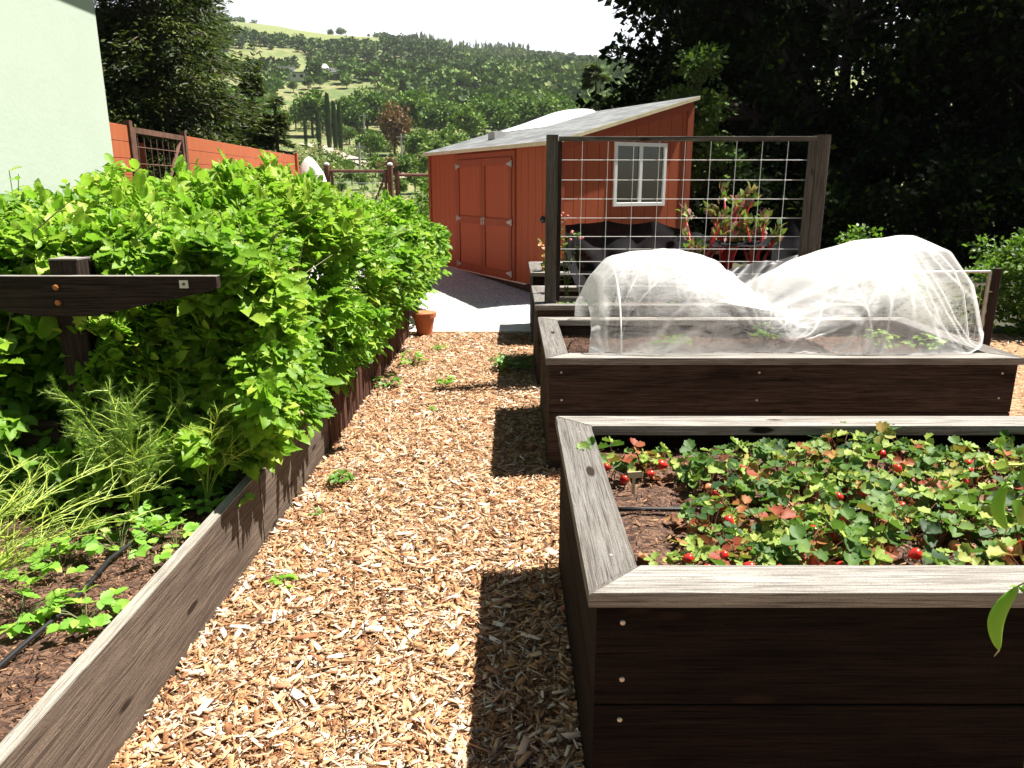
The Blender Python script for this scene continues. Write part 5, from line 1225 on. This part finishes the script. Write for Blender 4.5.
def wood_far():
    rg = np.random.default_rng(5); spots = []
    # blue-noise-ish scatter over the fan
    n = 9000
    D = np.sqrt(265**2+(960**2-265**2)*rg.random(n)); az = -.50+.80*rg.random(n); y = D/np.sqrt(1+az*az); x = az*y
    m = meadow_f(az, D); cl = vnoise(np.stack([x/38, y/38, x*0+11], -1)); cl2 = vnoise(np.stack([x/120, y/120, x*0+5], -1))
    dense = np.where(az > -.16, .82, .5)+.25*(D > 640)*(az > -.17)
    hs = (np.abs(az+.24) < .08) & (D > 370) & (D < 480)
    keep = (m < .22) & (cl*.6+cl2*.4 < dense*.62+np.where(az > -.16, .12, .27)) & (rg.random(n) < .85) & ~(hs & (rg.random(n) < .35))
    x, y, D, az = x[keep], y[keep], D[keep], az[keep]
    V0, F0, r0 = [], [], []
    # three low proto crowns
    pr = []
    for s in range(5):
        q = np.random.default_rng(50+s); n_ = 85; ncl = 7; c = nrm(q.normal(size=(ncl, 3)))*.28*q.random((ncl, 1))**.5*np.array([1, 1, .75])+np.array([0, 0, .5]); i = q.integers(0, ncl, n_)
        o_ = nrm(q.normal(size=(n_, 3)))*.22*q.random((n_, 1))**.3; P = c[i]+o_; P[:, 2] = np.maximum(P[:, 2], .04)
        pr.append(scatter(TUFT, P, nrm(o_), nrm(o_+q.normal(size=(n_, 3))*.4), .15*(.7+.6*q.random(n_)), np.clip(.4+.25*q.normal(size=n_), 0, 1)))
    h = 4.5+5.5*rg.random(len(x))**1.3; h = h*np.where(D < 420, 1.15, 1)
    bare = (az > -.12) & (az < .02) & (D > 800)
    z = terr(x, y)
    for i in range(len(x)):
        V, F, r = pr[i % 5]; a = rg.random()*6.28; ca, sa = cos(a), sin(a); W = h[i]*(1.05+.35*rg.random()); hh = h[i]
        if bare[i] and rg.random() < .5: W *= .35; hh *= 1.7
        VV = np.stack([(V[:, 0]*ca-V[:, 1]*sa)*W+x[i], (V[:, 0]*sa+V[:, 1]*ca)*W+y[i], V[:, 2]*hh+z[i]-.3], -1)
        t0 = .42*(vnoise(np.array([x[i]/60, y[i]/60, 1.]))-.5)+(.0 if D[i] > 420 else .06)+.16*rg.normal()+(.25 if (bare[i]) else 0)
        V0.append(VV); F0.append(F+len(V)*0); r0.append(np.clip(r*.6+.18+t0, 0, 1))
    o = foliage('hillside_wood', list(zip(V0, F0, r0)), M['hill_g'])
    tag(o, 'distant wooded hillside of oaks and scrub seen as one mass', 'woodland', kind='stuff')
wood_far()
def scrub():
    rg = np.random.default_rng(15); n = 900; D = 62+200*rg.random(n)**1.1; az = -.50+.80*rg.random(n); y = D/np.sqrt(1+az*az); x = az*y
    cl = vnoise(np.stack([x/17, y/17, x*0+21], -1)); keep = cl > .47
    x, y, D = x[keep], y[keep], D[keep]; z = terr(x, y); parts = []
    for i in range(len(x)):
        q = 130; h = (.7+1.7*rg.random()**2)*(1+D[i]/220); W = h*(.9+.7*rg.random())
        o_ = nrm(rg.normal(size=(q, 3)))*rg.random((q, 1))**.35*np.array([.5, .5, .42]); P = o_*np.array([W, W, h])+np.array([x[i], y[i], z[i]+.38*h]); t0 = rg.random()
        parts.append(scatter(DIAM, P, nrm(o_+rg.normal(size=(q, 3))*.2), nrm(o_+rg.normal(size=(q, 3))*.5+np.array([0, 0, .5])), h*.20*(.6+.7*rg.random(q)), np.clip(t0*.7+.2+.16*rg.normal(size=q), 0, 1)))
    tag(foliage('valley_scrub', parts, M['hill_s']), 'low scrub and brush covering the valley floor', 'scrub', kind='stuff')
scrub()
# trees on the meadow crest
for px, D, h in ((339, 915, 9), (349, 912, 11)):
    x, y = atD(px, D); place_tree('round', x, y, h, 1.1, 'crest_tree', 'small lone tree on the skyline above the pale meadow', 'lone trees on the skyline')
# dirt road
def road():
    pts = [atD(310, 215), atD(325, 200), atD(345, 178), atD(365, 165), atD(380, 150), atD(395, 132), atD(412, 120)]; vs = []
    P = np.array(pts)
    t = np.linspace(0, len(P)-1, 40); X = np.interp(t, range(len(P)), P[:, 0]); Y = np.interp(t, range(len(P)), P[:, 1])
    for i in range(len(X)):
        d = np.array([X[min(i+1, 39)]-X[max(i-1, 0)], Y[min(i+1, 39)]-Y[max(i-1, 0)]]); d /= np.linalg.norm(d); n_ = np.array([-d[1], d[0]])*2.2
        for s in (-1, 1):
            a, b = X[i]+s*n_[0], Y[i]+s*n_[1]; vs.append((a, b, float(terr(a, b))+.45))
    mb = MB(); mb.add(vs, [(2*i, 2*i+1, 2*i+3, 2*i+2) for i in range(39)]); tag(mb.build('dirt_road', plain('road_dust', (.42, .36, .27), .9)), 'pale dirt road winding through the valley', kind='structure')
road()
ROOFS = {'white': (.6, .6, .58), 'tan': (.35, .26, .19), 'dark': (.09, .09, .10)}
def house(px, D, w_, d_, h, wallc, roofc, lab, rz=.2, flat=False):
    w_, d_, h = w_*.72, d_*.72, h*.72; x, y = atD(px, D); z = float(terr(x, y)); root = empty('hillside_house', (x, y, z), rz, lab, 'house')
    MB().box(-w_/2, w_/2, -d_/2, d_/2, -3, h).build('wall', plain('house_wall', wallc, .8), root)
    rm = plain('house_roof', roofc, .8); mb = MB()
    if flat: mb.box(-w_/2-.5, w_/2+.5, -d_/2-.5, d_/2+.5, h+.01, h+.5)
    else: mb.add([(-w_/2-.6, -d_/2-.6, h+.01), (w_/2+.6, -d_/2-.6, h+.01), (w_/2+.6, d_/2+.6, h+.01), (-w_/2-.6, d_/2+.6, h+.01), (-w_/4, 0, h+2.6), (w_/4, 0, h+2.6)], [(0, 3, 2, 1), (0, 1, 5, 4), (1, 2, 5), (2, 3, 4, 5), (3, 0, 4)])
    mb.build('roof', rm, root); gm = M['black']
    n = max(2, int(w_/4))
    for i in range(n):
        xx = -w_/2+w_*(i+.5)/n; MB().box(xx-.8, xx+.8, -d_/2-.06, -d_/2-.01, h*.35, h*.8).build('window', gm, root)
house(294, 420, 11, 8, 7, (.75, .75, .72), (.55, .55, .52), 'white two storey house on the hillside', .35, True)
house(306, 417, 10, 7, 4.5, (.6, .6, .58), (.2, .2, .2), 'white low house wing right of the two storey house', .1, True)
house(338, 425, 15, 8, 4, (.22, .22, .24), ROOFS['dark'], 'dark grey low house with broad roof on the hillside', -.1)
house(270, 395, 16, 9, 3.5, (.42, .34, .27), ROOFS['tan'], 'tan house with hipped brown roof at the left', .3)
house(366, 480, 22, 8, 5, (.25, .21, .18), (.15, .14, .14), 'long brown house highest on the hillside', -.1, True)
house(331, 455, 7, 6, 3, (.7, .66, .6), (.7, .68, .62), 'small pale shed like house between larger hillside houses', .1)
# utility pole and light post
for px, D, h, lab in ((367, 180, 9.5, 'pale utility pole standing near the valley road'), (361, 110, 5.6, 'thin dark pole nearer than the pale utility pole'), (403, 150, 6.5, 'short pale pole right of the brown tree')):
    x, y = atD(px, D); root = empty('utility_pole', (x, y, float(terr(x, y))), 0, lab, 'utility pole')
    mb = MB(); mb.tube([(0, 0, -.5), (0, 0, h)], [.2, .14], 8); mb.build('pole', M['steel'] if 'pale' in lab else M['skid'], root)
    MB().box(-.9, .9, -.06, .06, h-.7, h-.5).build('crossarm', M['steel'], root)

# ------------------------------------------------------------------ haze
hz = MB().box(-900, 900, -70, 1600, -120, 240)
hm = bpy.data.materials.new('pale_haze'); hm.use_nodes = True; ht = hm.node_tree; ht.nodes.clear()
ho = ht.nodes.new('ShaderNodeOutputMaterial'); pv = ht.nodes.new('ShaderNodeVolumePrincipled')
pv.inputs['Color'].default_value = (.92, .95, 1, 1); pv.inputs['Density'].default_value = .00011; pv.inputs['Anisotropy'].default_value = .3
ht.links.new(pv.outputs[0], ho.inputs['Volume'])
hzo = hz.build('haze', hm); tag(hzo, 'thin pale haze in the air over the valley', kind='stuff')
